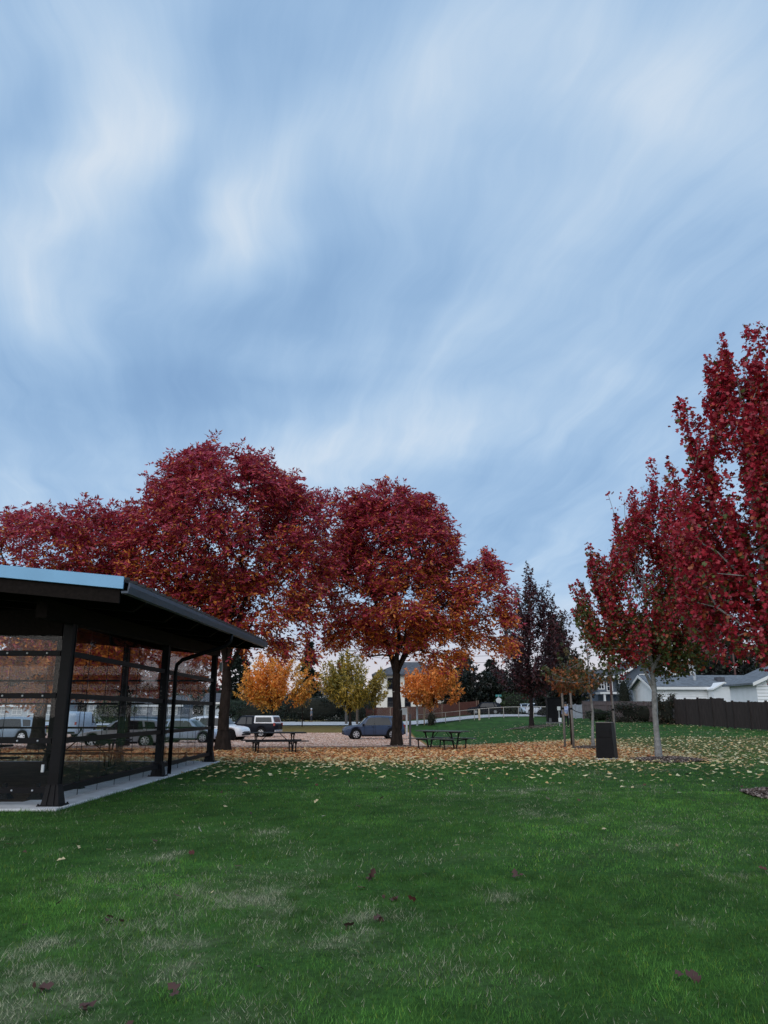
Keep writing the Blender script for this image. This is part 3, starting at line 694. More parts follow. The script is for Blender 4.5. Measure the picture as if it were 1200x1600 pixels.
tree('street_tree', 'olive green turning street tree between pickup and SUV', 'tree', b,
     lobes_px(b, [(550, 1068, 48, 32), (522, 1066, 24, 28), (578, 1080, 26, 24), (548, 1045, 36, 20)], 88), 1.6, .17, 130, 10000, .30,
     flat_colors([(.19, .165, .03), (.40, .29, .05), (.56, .38, .06), (.27, .20, .04)]), bark, lead=7, seed=53, shell=.25, hole=.30, up=.25)
b = ground_pt(673, 90)
tree('street_tree', 'small orange street tree in front of the white house', 'tree', b,
     lobes_px(b, [(675, 1072, 42, 26), (650, 1080, 22, 16), (690, 1055, 26, 18), (706, 1082, 18, 14)], 90), 1.7, .16, 120, 9000, .30,
     flat_colors([(.84, .27, .05), (.78, .30, .06), (.66, .21, .05), (.84, .38, .08)]), bark, lead=7, seed=55, shell=.25, hole=.30, up=.3)
b = ground_pt(472, 91)
tree('street_tree', 'slender bare stemmed street tree against the dark hedge', 'tree', b,
     lobes_px(b, [(472, 1094, 15, 8)], 91), 1.9, .06, 16, 220, .22, flat_colors([(.40, .22, .05), (.25, .17, .05)]), bark, lead=6, seed=57, shell=.2, up=.5, flare=1.1)

def conifer(name, label, base, h, r, col, seed, n=5200, gap=.0):
    rg = np.random.default_rng(seed); t = thing(name, label, 'tree', base)
    MB().tube([(0, 0, -.1), (0, 0, h*.5), (0, 0, h*.98)], [h*.022, h*.014, .02], 8).build('trunk', bark, t, smooth=True)
    nb = int(h*11); P, A, S = [], [], []
    for i in range(nb):
        f_ = (i+rg.random())/nb; z = h*(.06+.93*f_); L_ = r*(1-f_)**.8*(.6+.55*rg.random())+.12; an = rg.random()*2*math.pi
        k = max(6, int(n/nb*(L_/r+.3)))
        tt = rg.random(k)**.6; dr = -L_*.28*tt*tt+.12*L_*tt
        p = np.stack([math.cos(an)*L_*tt, math.sin(an)*L_*tt, z+dr], 1)+rg.normal(0, 1, (k, 3))*np.array([.14, .14, .07])*(.5+L_*.4)
        P.append(p); a = np.tile([math.cos(an), math.sin(an), -.35], (k, 1))+rg.normal(0, .5, (k, 3)); A.append(a)
    P = np.concatenate(P); A = np.concatenate(A); k = len(P)
    cols = np.array(col)*(.5+rg.random(k))[:, None]
    v_, f_, c_ = quads_from(P, A, rg.normal(0, 1, (k, 3)), .42*(.6+.7*rg.random(k))*(h/10)**.5, .20*(.6+.7*rg.random(k)), rg.random(k), cols)
    mesh_np('crown', v_, f_, needlem, t, colors=c_); return t
def con_px(label, px, ytop, Y, rpx, seed, col=(.014, .024, .017), n=5200, name='conifer_tree'):
    b = ground_pt(px, Y); top = at(px, ytop, Y)[2]; r = abs(at(px+rpx, 1090, Y)[0]-at(px, 1090, Y)[0])
    return conifer(name, label, b, top-b[2], r*1.25, col, seed, n*2)
con_px('dark narrow conifer rising behind the golden tree', 481, 1000, 122, 19, 61, n=7000)
con_px('dark conifer seen past the shelter corner trunk', 372, 1005, 116, 24, 62, n=6000)
con_px('dark spruce left of the stop sign', 728, 1020, 124, 34, 63, (.016, .024, .018), 8000)
con_px('dark spruce directly behind the stop sign', 770, 1030, 124, 36, 64, (.016, .024, .018), 8000)
con_px('conifer just behind the dark purple red tree', 874, 960, 96, 26, 65, (.016, .016, .016), 8000)
con_px('dark fir behind the leaning pole on the right', 1110, 985, 112, 60, 66, (.010, .016, .012), 8000)
con_px('dark fir right of the leaning pole', 1165, 975, 115, 62, 67, (.010, .016, .012), 8000)
con_px('dark fir at the right edge behind the white houses', 1225, 965, 112, 64, 68, (.010, .016, .012), 8000)
con_px('dark fir behind the blue grey house', 1050, 1005, 118, 46, 69, (.010, .016, .012), 6000)

def evergreen(label, px, Y, lst, seed, n=9000, pal=((.014, .022, .016), (.022, .03, .02), (.03, .022, .02))):
    b = ground_pt(px, Y)
    tree('evergreen_tree', label, 'tree', b, lobes_px(b, lst, Y), 2.0, .22, 110, n, .42, flat_colors(list(pal)), bark, lead=6, seed=seed, shell=.3, up=.2)
evergreen('broad dark evergreen right of the small orange street tree', 715, 116, [(712, 1085, 26, 34), (722, 1060, 20, 28), (738, 1085, 22, 30)], 81)
evergreen('broad dark evergreen filling the gap left of the purple red tree', 790, 118, [(790, 1080, 34, 34), (765, 1082, 24, 30), (815, 1085, 26, 34)], 82)
evergreen('dark broadleaf tree in the gap right of the purple red tree', 880, 92, [(882, 1060, 26, 50), (896, 1075, 24, 34), (862, 1075, 24, 36)], 83)
evergreen('dark broad evergreen behind the bungalow roof', 1075, 112, [(1080, 1035, 60, 34), (1130, 1030, 60, 40), (1030, 1040, 40, 30)], 84)
def shrub(name, label, cat, base, rx, ry, rz, n, leaf, pal, seed, boxy=False, stem=True, rz_=0, group=None):
    rg = np.random.default_rng(seed); t = thing(name, label, cat, base, rz_, group)
    d = rg.normal(size=(n, 3)); d /= np.linalg.norm(d, axis=1)[:, None]
    if boxy: d = np.sign(d)*np.abs(d)**.45; d /= np.maximum(np.abs(d).max(1), .8)[:, None]
    rr = (.72+.3*rg.random(n)); rr *= 1+.5*(vnoise(d[:, 0]*3+9+base[0], d[:, 2]*3+d[:, 1]*2+9, seed)-.5)*2
    p = d*rr[:, None]*np.array([rx, ry, rz])+np.array([0, 0, rz*.95]); p[:, 2] = np.maximum(p[:, 2], .04)
    ax = rg.normal(size=(n, 3)); cols = np.array(pal)[rg.integers(0, len(pal), n)]*(.55+.8*rg.random(n))[:, None]
    v_, f_, c_ = quads_from(p, ax+d*.6, rg.normal(size=(n, 3)), leaf*(.6+.8*rg.random(n)), leaf*.6*(.6+.8*rg.random(n)), rg.random(n), cols)
    mesh_np('foliage', v_, f_, leafm, t, colors=c_)
    if stem:
        m_ = max(3, int(rx*2))
        for i in range(m_):
            x = -rx*.8+1.6*rx*(i+.5)/m_; MB().tube([(x, 0, -.05), (x+.1*math.sin(i*3), 0, rz*.9), (x+.2*math.sin(i*7), .05, rz*1.5)], [.05, .035, .01], 5).build('stem', bark, t)
        MB().ball((0, 0, rz*.92), 1, 14, 8, (rx*.74, ry*.70, rz*.84)).build('inner_twigs', mat('inner_twigs', (.012, .014, .010), 1, .4, 3), t)
    return t
dk = [(.016, .026, .016), (.022, .034, .02), (.012, .02, .014)]
shrub('hedge', 'clipped green hedge above the pickup cab', 'hedge', ground_pt(396, 105), 3.2, 1.4, 1.35, 6000, .16, [(.03, .055, .03), (.022, .04, .024)], 71, True)
shrub('hedge', 'long dark hedge behind the walking person', 'hedge', ground_pt(488, 105.5), 5.0, 1.6, 1.75, 9000, .17, dk, 72, True)
shrub('hedge', 'dark hedge under the olive tree', 'hedge', ground_pt(548, 107), 2.8, 1.2, 1.3, 3500, .17, dk, 73, True)
shrub('shrub', 'low grey green bush at the foot of the small orange street tree', 'shrub', ground_pt(674, 89), .55, .5, .75, 700, .12, [(.05, .05, .03), (.07, .06, .04)], 74)
shrub('shrub', 'green bush to the right of the stop sign post', 'shrub', ground_pt(806, 112), 2.5, 1.2, 1.5, 2500, .2, [(.03, .06, .02), (.05, .08, .025)], 75)
shrub('shrub', 'dark ivy mound draped over the middle of the park fence', 'ivy', ground_pt(1041, 60.6), .85, .5, .98, 4500, .13, [(.04, .05, .028), (.085, .055, .04), (.028, .036, .022)], 76, True)
shrub('shrub', 'wide dark bramble along the brown fence', 'shrub', ground_pt(1008, 66.2), 2.5, .5, .74, 5200, .13, [(.03, .042, .026), (.08, .05, .045), (.045, .05, .03)], 77, True)
shrub('shrub', 'low green bush at the left end of the brown fence', 'shrub', ground_pt(938, 71), 1.2, .6, .5, 1800, .12, [(.025, .045, .02), (.03, .05, .025)], 78)
shrub('shrub', 'dark slender cypress beside the white garage gable', 'shrub', ground_pt(978, 86), .75, .6, 2.2, 2000, .14, dk, 79)
shrub('shrub', 'green bush seen through the shelter behind the silver wagon', 'shrub', ground_pt(172, 100), 2.6, 1.6, 2.1, 4500, .2, [(.06, .09, .03), (.10, .11, .03), (.03, .05, .02)], 80)
# far wooded edge that closes the view
rg = np.random.default_rng(5); n = 26000
X = rg.random(n)*340-170; Y = 150+rg.random(n)*14
Hh = 3.2+5.0*fbm(X*.09+50, X*0+3, 4)**1.5; Z = 0.3+rg.random(n)**.7*Hh
cols = np.array([(.025, .035, .025), (.04, .045, .03), (.05, .035, .03), (.03, .04, .03)])[rg.integers(0, 4, n)]*(.6+.7*rg.random(n))[:, None]
v_, f_, c_ = quads_from(np.stack([X, Y, Z], 1), rg.normal(size=(n, 3)), rg.normal(size=(n, 3)), .9+.8*rg.random(n), .6+.5*rg.random(n), rg.random(n), cols)
tag(mesh_np('distant_trees', v_, f_, needlem, colors=c_), 'far dark wooded edge behind the houses', kind='stuff')

# ------------------------------------------------------------------ mulch rings
def mulch(label, cx, cy, rx, n, seed):
    rg = np.random.default_rng(seed); a = rg.random(n)*2*math.pi; r = rg.random(n)**.55*rx*(1+.12*np.sin(a*3+seed)); r = np.minimum(r, rx*1.15)
    X = cx+np.cos(a)*r; Y = cy+np.sin(a)*r*.9; Z = gz(X, Y)+.09*np.clip(1-(r/rx)**2, 0, 1)+.004
    c = np.array([(.20, .15, .13), (.12, .09, .08), (.30, .24, .21), (.36, .31, .29), (.09, .06, .05)])[rg.integers(0, 5, n)]
    v_, f_, c_ = leaf_sheet(X, Y, Z, .085, c, .5)
    return tag(mesh_np('mulch', v_, f_, litterm, colors=c_), label, kind='stuff')
mulch('ring of bark mulch round the smaller maple', 9.25, 26.3, 1.25, 5200, 1)
mulch('ring of bark mulch round the large maple', 7.85, 15.4, 1.1, 5200, 2)
mulch('small mulch patch at the foot of the staked tree', ground_pt(927, 34.3)[0]-.3, 34.0, .8, 1400, 3)
mulch('mound of dark leaf litter at the foot of the round crimson tree', .6, 36.6, 1.0, 2200, 4)
mulch('bare litter round the far purple red tree', ground_pt(831, 60)[0], 60, 2.0, 2500, 6)

# ------------------------------------------------------------------ open shelter with clear panels
PX = -5.42                          # line of the right hand posts
PY = (13.42, 19.48, 25.10)
sb = MB()
sb.box(-17, SLAB_X, SLAB_Y0, SLAB_Y1, -.25, .035)
tag(sb.build('concrete_slab', concrete, bevel=.012), 'concrete floor slab of the shelter', kind='structure')
tag(MB().box(-16.8, -6.15, 13.95, 25.2, .030, .041).build('shelter_floor', mat('shaded_dirt_floor', (.055, .038, .028), .95, .4, 2.2, bump=.3, spec=.1)), 'dark earth brown floor sheet inside the shelter, roof shade in its colour', kind='structure')  # thin sheet over the slab: leafy dirt and the roof's shade in one colour
EX, RY0, RY1, EZ0, EZ1, SLOPE = -3.95, 11.5, 25.7, 3.36, 3.70, .095    # eave line, front and rear edge, eave heights, pitch
def roof_z(x, y): return EZ0+(EZ1-EZ0)*(y-RY0)/(RY1-RY0)+(EX-x)*SLOPE
RX0 = -16.5
pav = thing('picnic_shelter', 'open sided dark steel shelter with clear panels and grey blue roof edge', 'shelter', (PX, PY[0], 0))
PO = Vector((PX, PY[0], 0))
def PB(): return MB()
def pbuild(m_, name, mt, parent=None, **k):
    o = m_.build(name, mt, parent or pav, **k)
    for v in o.data.vertices: v.co -= PO
    return o
def slab_quad(m_, x0, x1, y0, y1, dz0, dz1):
    lo = [(x0, y0, roof_z(x0, y0)+dz0), (x1, y0, roof_z(x1, y0)+dz0), (x1, y1, roof_z(x1, y1)+dz0), (x0, y1, roof_z(x0, y1)+dz0)]
    hi = [(p[0], p[1], p[2]-dz0+dz1) for p in lo]; return m_.hexa(lo, hi)
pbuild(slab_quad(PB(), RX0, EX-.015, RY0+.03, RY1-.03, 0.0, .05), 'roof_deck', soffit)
pbuild(slab_quad(PB(), RX0, EX+.05, RY0-.02, RY1+.02, .053, .085), 'roof_panel', roofm)
seam = None
for i in range(36):
    y = RY0+.12+i*(RY1-RY0-.24)/35
    s_ = slab_quad(PB(), RX0, EX+.075, y-.025, y+.025, .087, .135); o = pbuild(s_, 'roof_seam', roofm)
def fascia_bar(a, b, dz0, dz1, t):     # vertical board between two roof edge points
    m_ = PB(); a = Vector(a); b = Vector(b); d = (b-a); nrm = Vector((d.y, -d.x, 0)).normalized()*t
    lo = [a+Vector((0, 0, dz0)), b+Vector((0, 0, dz0)), b+nrm+Vector((0, 0, dz0)), a+nrm+Vector((0, 0, dz0))]
    return m_.hexa(lo, [p+Vector((0, 0, dz1-dz0)) for p in lo])
pbuild(fascia_bar((RX0, RY0, roof_z(RX0, RY0)), (EX+.04, RY0, roof_z(EX+.04, RY0)), -.06, .13, .03), 'front_fascia', flash, bevel=.004)
pbuild(fascia_bar((RX0, RY0+.06, roof_z(RX0, RY0)), (EX-.02, RY0+.06, roof_z(EX, RY0)), -.27, -.005, .045), 'barge_board', soffit)
pbuild(fascia_bar((RX0, RY1, roof_z(RX0, RY1)), (EX, RY1, roof_z(EX, RY1)), -.16, .04, .03), 'rear_fascia', roofm)
gut = mat('dark_gutter', (.075, .095, .13), .45, .1, 4, metal=.1, spec=.3)
g_ = PB()
prof = [(0, -.12), (.10, -.12), (.125, -.02), (.125, .04), (.105, .04), (.09, -.085), (0, -.085)]
for (y, y2) in ((RY0+.02, RY1-.02),):
    z0, z1 = roof_z(EX, y), roof_z(EX, y2)
    n_ = len(prof); vs = [(EX+a, y, z0+c_) for a, c_ in prof]+[(EX+a, y2, z1+c_) for a, c_ in prof]
    g_.add(vs, [tuple(range(n_)), tuple(range(2*n_-1, n_-1, -1))]+[(i, (i+1) % n_, (i+1) % n_+n_, i+n_) for i in range(n_)])
pbuild(g_, 'gutter', gut)
def rafter(y):
    m_ = PB(); x0, x1 = RX0+.1, EX-.12
    lo = [(x0, y-.06, roof_z(x0, y)-.26), (x1-.3, y-.06, roof_z(x1, y)-.22), (x1-.3, y+.06, roof_z(x1, y)-.22), (x0, y+.06, roof_z(x0, y)-.26)]
    hi = [(x0, y-.06, roof_z(x0, y)-.004), (x1, y-.06, roof_z(x1, y)-.004), (x1, y+.06, roof_z(x1, y)-.004), (x0, y+.06, roof_z(x0, y)-.004)]
    return m_.hexa(lo, hi)
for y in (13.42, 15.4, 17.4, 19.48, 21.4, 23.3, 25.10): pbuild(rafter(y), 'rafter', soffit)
# beams over the posts
def ptop(y): return roof_z(PX, y)-.27
def beam(x, y0, y1, dz0, dz1, wd_):
    m_ = PB(); return m_.hexa([(x-wd_, y0, roof_z(x, y0)+dz0), (x+wd_, y0, roof_z(x, y0)+dz0), (x+wd_, y1, roof_z(x, y1)+dz0), (x-wd_, y1, roof_z(x, y1)+dz0)],
                               [(x-wd_, y0, roof_z(x, y0)+dz1), (x+wd_, y0, roof_z(x, y0)+dz1), (x+wd_, y1, roof_z(x, y1)+dz1), (x-wd_, y1, roof_z(x, y1)+dz1)])
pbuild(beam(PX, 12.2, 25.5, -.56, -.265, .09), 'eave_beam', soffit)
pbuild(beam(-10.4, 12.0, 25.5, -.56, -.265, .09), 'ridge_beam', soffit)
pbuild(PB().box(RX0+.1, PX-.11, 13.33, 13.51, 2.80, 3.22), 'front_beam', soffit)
_x0, _x1 = RX0+.1, PX-.11
_lo = [(_x0, 25.20, roof_z(_x0, 25.2)-.62), (_x1, 25.20, roof_z(_x1, 25.2)-.52), (_x1, 25.34, roof_z(_x1, 25.3)-.52), (_x0, 25.34, roof_z(_x0, 25.3)-.62)]
_hi = [(_x0, 25.20, roof_z(_x0, 25.2)-.03), (_x1, 25.20, roof_z(_x1, 25.2)-.03), (_x1, 25.34, roof_z(_x1, 25.3)-.03), (_x0, 25.34, roof_z(_x0, 25.3)-.03)]
pbuild(PB().hexa(_lo, _hi), 'rear_beam', soffit)
def post(x, y):
    zt = roof_z(x, y)-.55; m_ = PB(); h = .082
    for s_ in (-1, 1): m_.box(x-h, x+h, y+s_*h-.014, y+s_*h+.014, .30, zt)       # flanges
    m_.box(x-.03, x+.03, y-h+.015, y+h-.015, .30, zt)                              # web
    m_.box(x-h+.012, x-h+.03, y-h+.015, y+h-.015, .30, zt); m_.box(x+h-.03, x+h-.012, y-h+.015, y+h-.015, .30, zt)
    p_ = pbuild(m_, 'post', steel)
    b_ = PB(); b_.hexa([(x-.145, y-.145, .05), (x+.145, y-.145, .05), (x+.145, y+.145, .05), (x-.145, y+.145, .05)], [(x-.095, y-.095, .36), (x+.095, y-.095, .36), (x+.095, y+.095, .36), (x-.095, y+.095, .36)])
    b_.box(x-.195, x+.195, y-.185, y+.185, .036, .052)
    for sx in (-1, 1):
        b_.hexa([(x+sx*.06-.012, y-.165, .052), (x+sx*.06+.012, y-.165, .052), (x+sx*.06+.012, y-.14, .052), (x+sx*.06-.012, y-.14, .052)],
                [(x+sx*.04-.012, y-.112, .36), (x+sx*.04+.012, y-.112, .36), (x+sx*.04+.012, y-.09, .36), (x+sx*.04-.012, y-.09, .36)])
        for sy in (-1, 1): b_.tube([(x+sx*.172, y+sy*.165, .05), (x+sx*.172, y+sy*.165, .075)], .014, 6)
    bo = b_.build('post_boot', steel, p_)
    for v in bo.data.vertices: v.co -= PO
    return p_
for y in PY: post(PX, y)
for x in (-10.4, -15.6): post(x, PY[0]); post(x, PY[2])
post(-8.25, PY[2])
pbuild(PB().box(PX-.19, PX-.145, PY[0]-.16, PY[0]-.13, .56, .68), 'notice_plate', mat('pale_plate', (.6, .62, .64), .5, .05), bevel=.003)
pbuild(PB().box(PX+.15, PX+.24, PY[2]+.02, PY[2]+.14, 2.78, 3.06), 'junction_box', mat('light_grey_box', (.5, .52, .55), .5, .05), bevel=.01)
# downpipe beside the middle post
dp = PB(); yb = PY[1]+.35
dp.tube([(PX+.17, yb, .06), (PX+.17, yb, 2.55), (PX+.19, yb, 2.68), (PX+.32, yb, 2.80), (EX-.1, yb+.05, roof_z(EX, yb)-.42), (EX+.03, yb+.05, roof_z(EX, yb)-.30), (EX+.05, yb+.05, roof_z(EX, yb)-.12)], .05, 10)
dpo = pbuild(dp, 'downpipe', steel, smooth=True)
# glazing: rails, panes, joint strips, feet
RZ = (.27, 1.05, 1.78, 2.49)
bolt_me = None
def bolt_row(rail_o, pts, axis):
    global bolt_me
    if bolt_me is None:
        bolt_me = MB().tube([(0, 0, 0), (0, -.012, 0), (0, -.018, 0)], [.017, .016, .008], 8).mesh('bolt', bolt_m)
    for p in pts:
        b_ = bpy.data.objects.new('bolt', bolt_me); link(b_); b_.parent = rail_o; b_.location = Vector(p)-PO
        if axis == 'y': b_.rotation_euler = (0, 0, math.pi/2)
def glaze_x(x0, x1, y, bolts, inner=False):     # wall along x at distance y
    for z in RZ:
        h = .045 if not inner else .03
        r_ = pbuild(PB().box(x0, x1, y-.035, y+.015, z-h, z+h), 'rail', steel)
        if bolts: bolt_row(r_, [(x1-.22-.34*i, y-.035, z) for i in range(int((x1-x0-.3)/.34))], 'x')
    n_ = round((x1-x0)/1.2); wdt = (x1-x0)/n_
    for i in range(n_):
        pbuild(PB().box(x0+i*wdt+.006, x0+(i+1)*wdt-.006, y+.020, y+.026, .09, 2.95), 'clear_panel', pane_m)
        if i: pbuild(PB().box(x0+i*wdt-.008, x0+i*wdt+.008, y+.027, y+.034, .09, 2.95), 'joint_strip', steel)
def glaze_y(x, y0, y1, bolts, n_):
    for z in RZ:
        r_ = pbuild(PB().box(x-.015, x+.035, y0, y1, z-.045, z+.045), 'rail', steel)
        if bolts: bolt_row(r_, [(x+.035, y0+.2+.34*i, z) for i in range(int((y1-y0-.3)/.34))], 'y')
    wdt = (y1-y0)/n_
    for i in range(n_):
        pbuild(PB().box(x-.026, x-.020, y0+i*wdt+.006, y0+(i+1)*wdt-.006, .09, 2.98), 'clear_panel', pane_m)
        if i: pbuild(PB().box(x-.034, x-.027, y0+i*wdt-.009, y0+i*wdt+.009, .09, 2.98), 'joint_strip', steel)
glaze_x(-10.27, PX-.125, PY[0], True)
glaze_x(-15.5, -10.53, PY[0], False)
glaze_y(PX, PY[0]+.125, PY[1]-.125, False, 6)
glaze_y(PX, PY[1]+.125, PY[2]-.125, False, 6)
glaze_x(-8.12, PX-.125, PY[2], False, True); glaze_x(-15.5, -8.4, PY[2], False, True)
def foot(x, y):
    m_ = PB(); m_.hexa([(x-.14, y-.12, .036), (x+.14, y-.12, .036), (x+.14, y+.12, .036), (x-.14, y+.12, .036)], [(x-.05, y-.05, .17), (x+.05, y-.05, .17), (x+.05, y+.05, .17), (x-.05, y+.05, .17)])
    m_.box(x-.03, x+.03, y-.03, y+.03, .17, .30)
    return pbuild(m_, 'panel_foot', steel)
for px, py in ((57, 1252), (5, 1252), (119, 1235), (163, 1222), (202, 1211), (264, 1197), (290, 1190)):
    q = gpix(px, py); foot(min(q[0], PX-.30), max(q[1], 13.75))

# ------------------------------------------------------------------ picnic tables
def picnic_table(label, loc, rz, top_m):
    t = thing('picnic_table', label, 'picnic table', loc, rz, 'picnic tables in the park')
    for i in range(3):
        y = -.25+i*.25; MB().box(-1.2, 1.2, y-.118, y+.118, .715, .76).build('top_plank', top_m, t, bevel=.006)
    for s in (-1, 1):
        MB().box(-1.2, 1.2, s*.72-.13, s*.72+.13, .42, .46).build('bench', top_m, t, bevel=.006)
    for s in (-1, 1):
        x = s*.72; m_ = MB()
        m_.bar((x, -.06, .02), (x, -.26, .66), .055, .038, (1, 0, 0)); m_.bar((x, .06, .02), (x, .26, .66), .055, .038, (1, 0, 0))
        m_.tube([(x, -.36, .700), (x, -.27, .665), (x, -.22, .57)], [.03, .035, .026], 6); m_.tube([(x, .36, .700), (x, .27, .665), (x, .22, .57)], [.03, .035, .026], 6)
        m_.bar((x, -.38, .692), (x, .38, .692), .055, .045); m_.bar((x, -.78, .02), (x, .78, .02), .055, .04)
        m_.build('leg_frame', steel, t, smooth=False)
        for q in (-1, 1):
            m2 = MB(); m2.tube([(x, q*.66, .02), (x, q*.70, .16), (x, q*.715, .30), (x, q*.72, .415)], [.028, .024, .030, .05], 7)
            m2.bar((x, q*.62, .398), (x, q*.84, .398), .05, .04); m2.bar((x, q*.16, .36), (x, q*.66, .398), .04, .05)
            m2.build('bench_leg', steel, t)
        MB().tube([(x-s*.02, 0, .28), (s*.22, 0, .70)], .016, 6).build('brace', steel, t)
    return t
q = ground_pt(428, 31.4); picnic_table('dark picnic table on the leaves left of the round crimson tree', (q[0], q[1], q[2]+.01), R(17), darkplank)
q = ground_pt(691, 34.2); picnic_table('grey green topped picnic table set at an angle by the wooden post', (q[0], q[1], q[2]+.01), R(-45), plank_m)
picnic_table('dark picnic table under the shelter roof, nearest the front panels', (-9.75, 18.2, .036), R(4), darkplank)
picnic_table('dark picnic table under the shelter roof, behind the middle panels', (-8.2, 22.0, .036), R(8), darkplank)

# ------------------------------------------------------------------ bin, stakes, posts, signs
q = ground_pt(949, 27.0)
t = thing('litter_bin', 'tapered dark metal litter bin on a concrete pad', 'bin', q, R(-28))
MB().box(-.37, .30, -.34, .30, -.02, .04).build('pad', concrete, t, bevel=.01)
MB().hexa([(-.30, -.30, .05), (.30, -.30, .05), (.30, .30, .05), (-.30, .30, .05)], [(-.255, -.255, 1.17), (.255, -.255, 1.17), (.255, .255, 1.17), (-.255, .255, 1.17)]).build('body', steel, t, bevel=.012)
MB().box(-.265, .265, -.265, .265, 1.172, 1.20).build('lid', mat('brown_grey_lid', (.16, .14, .13), .6), t, bevel=.006)
MB().box(-.20, .20, -.292, -.283, .72, .95).build('door_panel', mat('bin_door', (.008, .008, .010), .5, spec=.16), t, bevel=.003)
stk_m = mat('weathered_stake', (.19, .175, .165), .9, .35, 5, stretch=(6, 6, 1), bump=.3)
STK = {}
for px, py_top, Y, lab in ((883, 1083, 34.6, 'leftmost grey stake of the young tree group'), (896.5, 1083, 33.9, 'second grey stake, close beside the leftmost one'), (962, 1086, 34.8, 'grey stake standing behind the litter bin')):
    b_ = ground_pt(px, Y); h = at(px, py_top, Y)[2]-b_[2]
    t = thing('tree_stake', lab, 'stake', b_, 0, 'stakes round the young trees')
    MB().tube([(0, 0, -.1), (.01, 0, h*.5), (0, 0, h-.02), (0, 0, h)], [.05, .05, .048, .038], 9).build('pole', stk_m, t, smooth=True)
    MB().tube([(0, 0, h*.70), (0, 0, h*.735)], .056, 9).build('tie_band', blackplastic, t)
    STK[px] = (b_, h)
tr_b = ground_pt(927, 34.3)
for px in (896.5, 962):
    b_, h = STK[px]; a = Vector((b_[0], b_[1], b_[2]+h*.715)); e = Vector((tr_b[0], tr_b[1]-.05, tr_b[2]+1.52)); mid = (a+e)/2-Vector((0, 0, .12))
    m_ = MB().tube([a, (a+mid)/2-Vector((0, 0, .03)), mid, (mid+e)/2-Vector((0, 0, .03)), e], .016, 6)
    tag(m_.build('tree_tie', blackplastic), 'black strap from the young tree to the stake %s' % ('on its left' if px < 927 else 'behind the bin'), 'strap', 'straps holding the young tree')
def simple_post(label, px, ytop, Y, r, m_, cat='post', name='post', sq=False, group=None):
    b_ = ground_pt(px, Y); h = at(px, ytop, Y)[2]-b_[2]; mb = MB()
    if sq: mb.box(-r, r, -r, r, -.1, h-.02); mb.hexa([(-r, -r, h-.02), (r, -r, h-.02), (r, r, h-.02), (-r, r, h-.02)], [(-r*.5, -r*.5, h), (r*.5, -r*.5, h), (r*.5, r*.5, h), (-r*.5, r*.5, h)])
    else: mb.tube([(0, 0, -.1), (0, 0, h-.01), (0, 0, h)], [r, r*.96, r*.7], 10)
    o = mb.build(name, m_, smooth=False); o.location = b_
    return tag(o, label, cat, group)
simple_post('grey wooden post between the round crimson tree and the angled picnic table', 641, 1116, 36.0, .05, mat('grey_post_wood', (.07, .07, .08), .85, .3, 5, stretch=(4, 4, 1)), sq=True)
simple_post('pale square post at the edge of the car park behind the round crimson tree', 635.5, 1116, 70, .075, mat('pale_post', (.42, .44, .47), .7), sq=True)
polem = mat('utility_pole_wood', (.20, .18, .165), .9, .3, 4, stretch=(5, 5, .5)); polep = mat('pale_pole', (.42, .42, .42), .8, .2, 4); polered = mat('red_brown_pole', (.10, .05, .045), .9)
def pole(label, px, ytop, Y, r, m_, arm=True, leanx=0.0, arms=(0,)):
    b_ = ground_pt(px, Y); h = at(px, ytop, Y)[2]-b_[2]
    t = thing('utility_pole', label, 'utility pole', b_)
    MB().tube([(0, 0, -.2), (leanx*.5, 0, h*.5), (leanx, 0, h)], [r, r*.85, r*.7], 10).build('shaft', m_, t, smooth=True)
    if arm:
        MB().bar((leanx-1.1, 0, h-.55), (leanx+1.1, 0, h-.55), .12, .12).build('crossarm', polem, t)
        for i in (-1, 0, 1): MB().tube([(leanx+i*.9, 0, h-.49), (leanx+i*.9, 0, h-.34)], [.05, .035], 6).build('insulator', white_trim, t)
    return Vector((b_[0]+leanx, b_[1], b_[2]+h-.35))
p1 = pole('grey utility pole rising through the olive street tree', 541, 1010, 97, .17, polem)
simple_post('brown wooden pole just right of the olive tree trunk', 558, 1060, 96, .15, mat('brown_pole', (.13, .10, .08), .9), 'pole', 'pole')
p2 = pole('pale leaning utility pole above the white bungalow roof', 1093, 1005, 100, .20, polep, leanx=-.9)
p3 = pole('red brown utility pole in front of the blue grey house', 958, 1005, 84, .16, polered, arm=False)
p4 = pole('thin brown pole above the right end of the bungalow roof', 1156, 1015, 104, .14, polered, arm=False)
def wire(label, a, b, sag):
    pts = [a.lerp(b, i/16)-Vector((0, 0, sag*4*(i/16)*(1-i/16))) for i in range(17)]
    tag(MB().tube(pts, .022, 5).build('power_line', blackplastic), label, 'power line', 'overhead wires along the street')
wire('upper overhead wire sagging between olive tree pole and red brown pole', p1+Vector((.9, 0, .1)), p3+Vector((0, 0, .4)), 1.2)
wire('lower overhead wire sagging between olive tree pole and red brown pole', p1+Vector((-.9, 0, -.3)), p3+Vector((0, 0, -.3)), 1.4)
wire('overhead wire running left from the olive tree pole', p1+Vector((0, 0, .1)), Vector((-70, 97, 8.0)), 1.5)
wire('overhead wire from red brown pole to leaning pale pole', p3+Vector((0, 0, .2)), p2, .8)
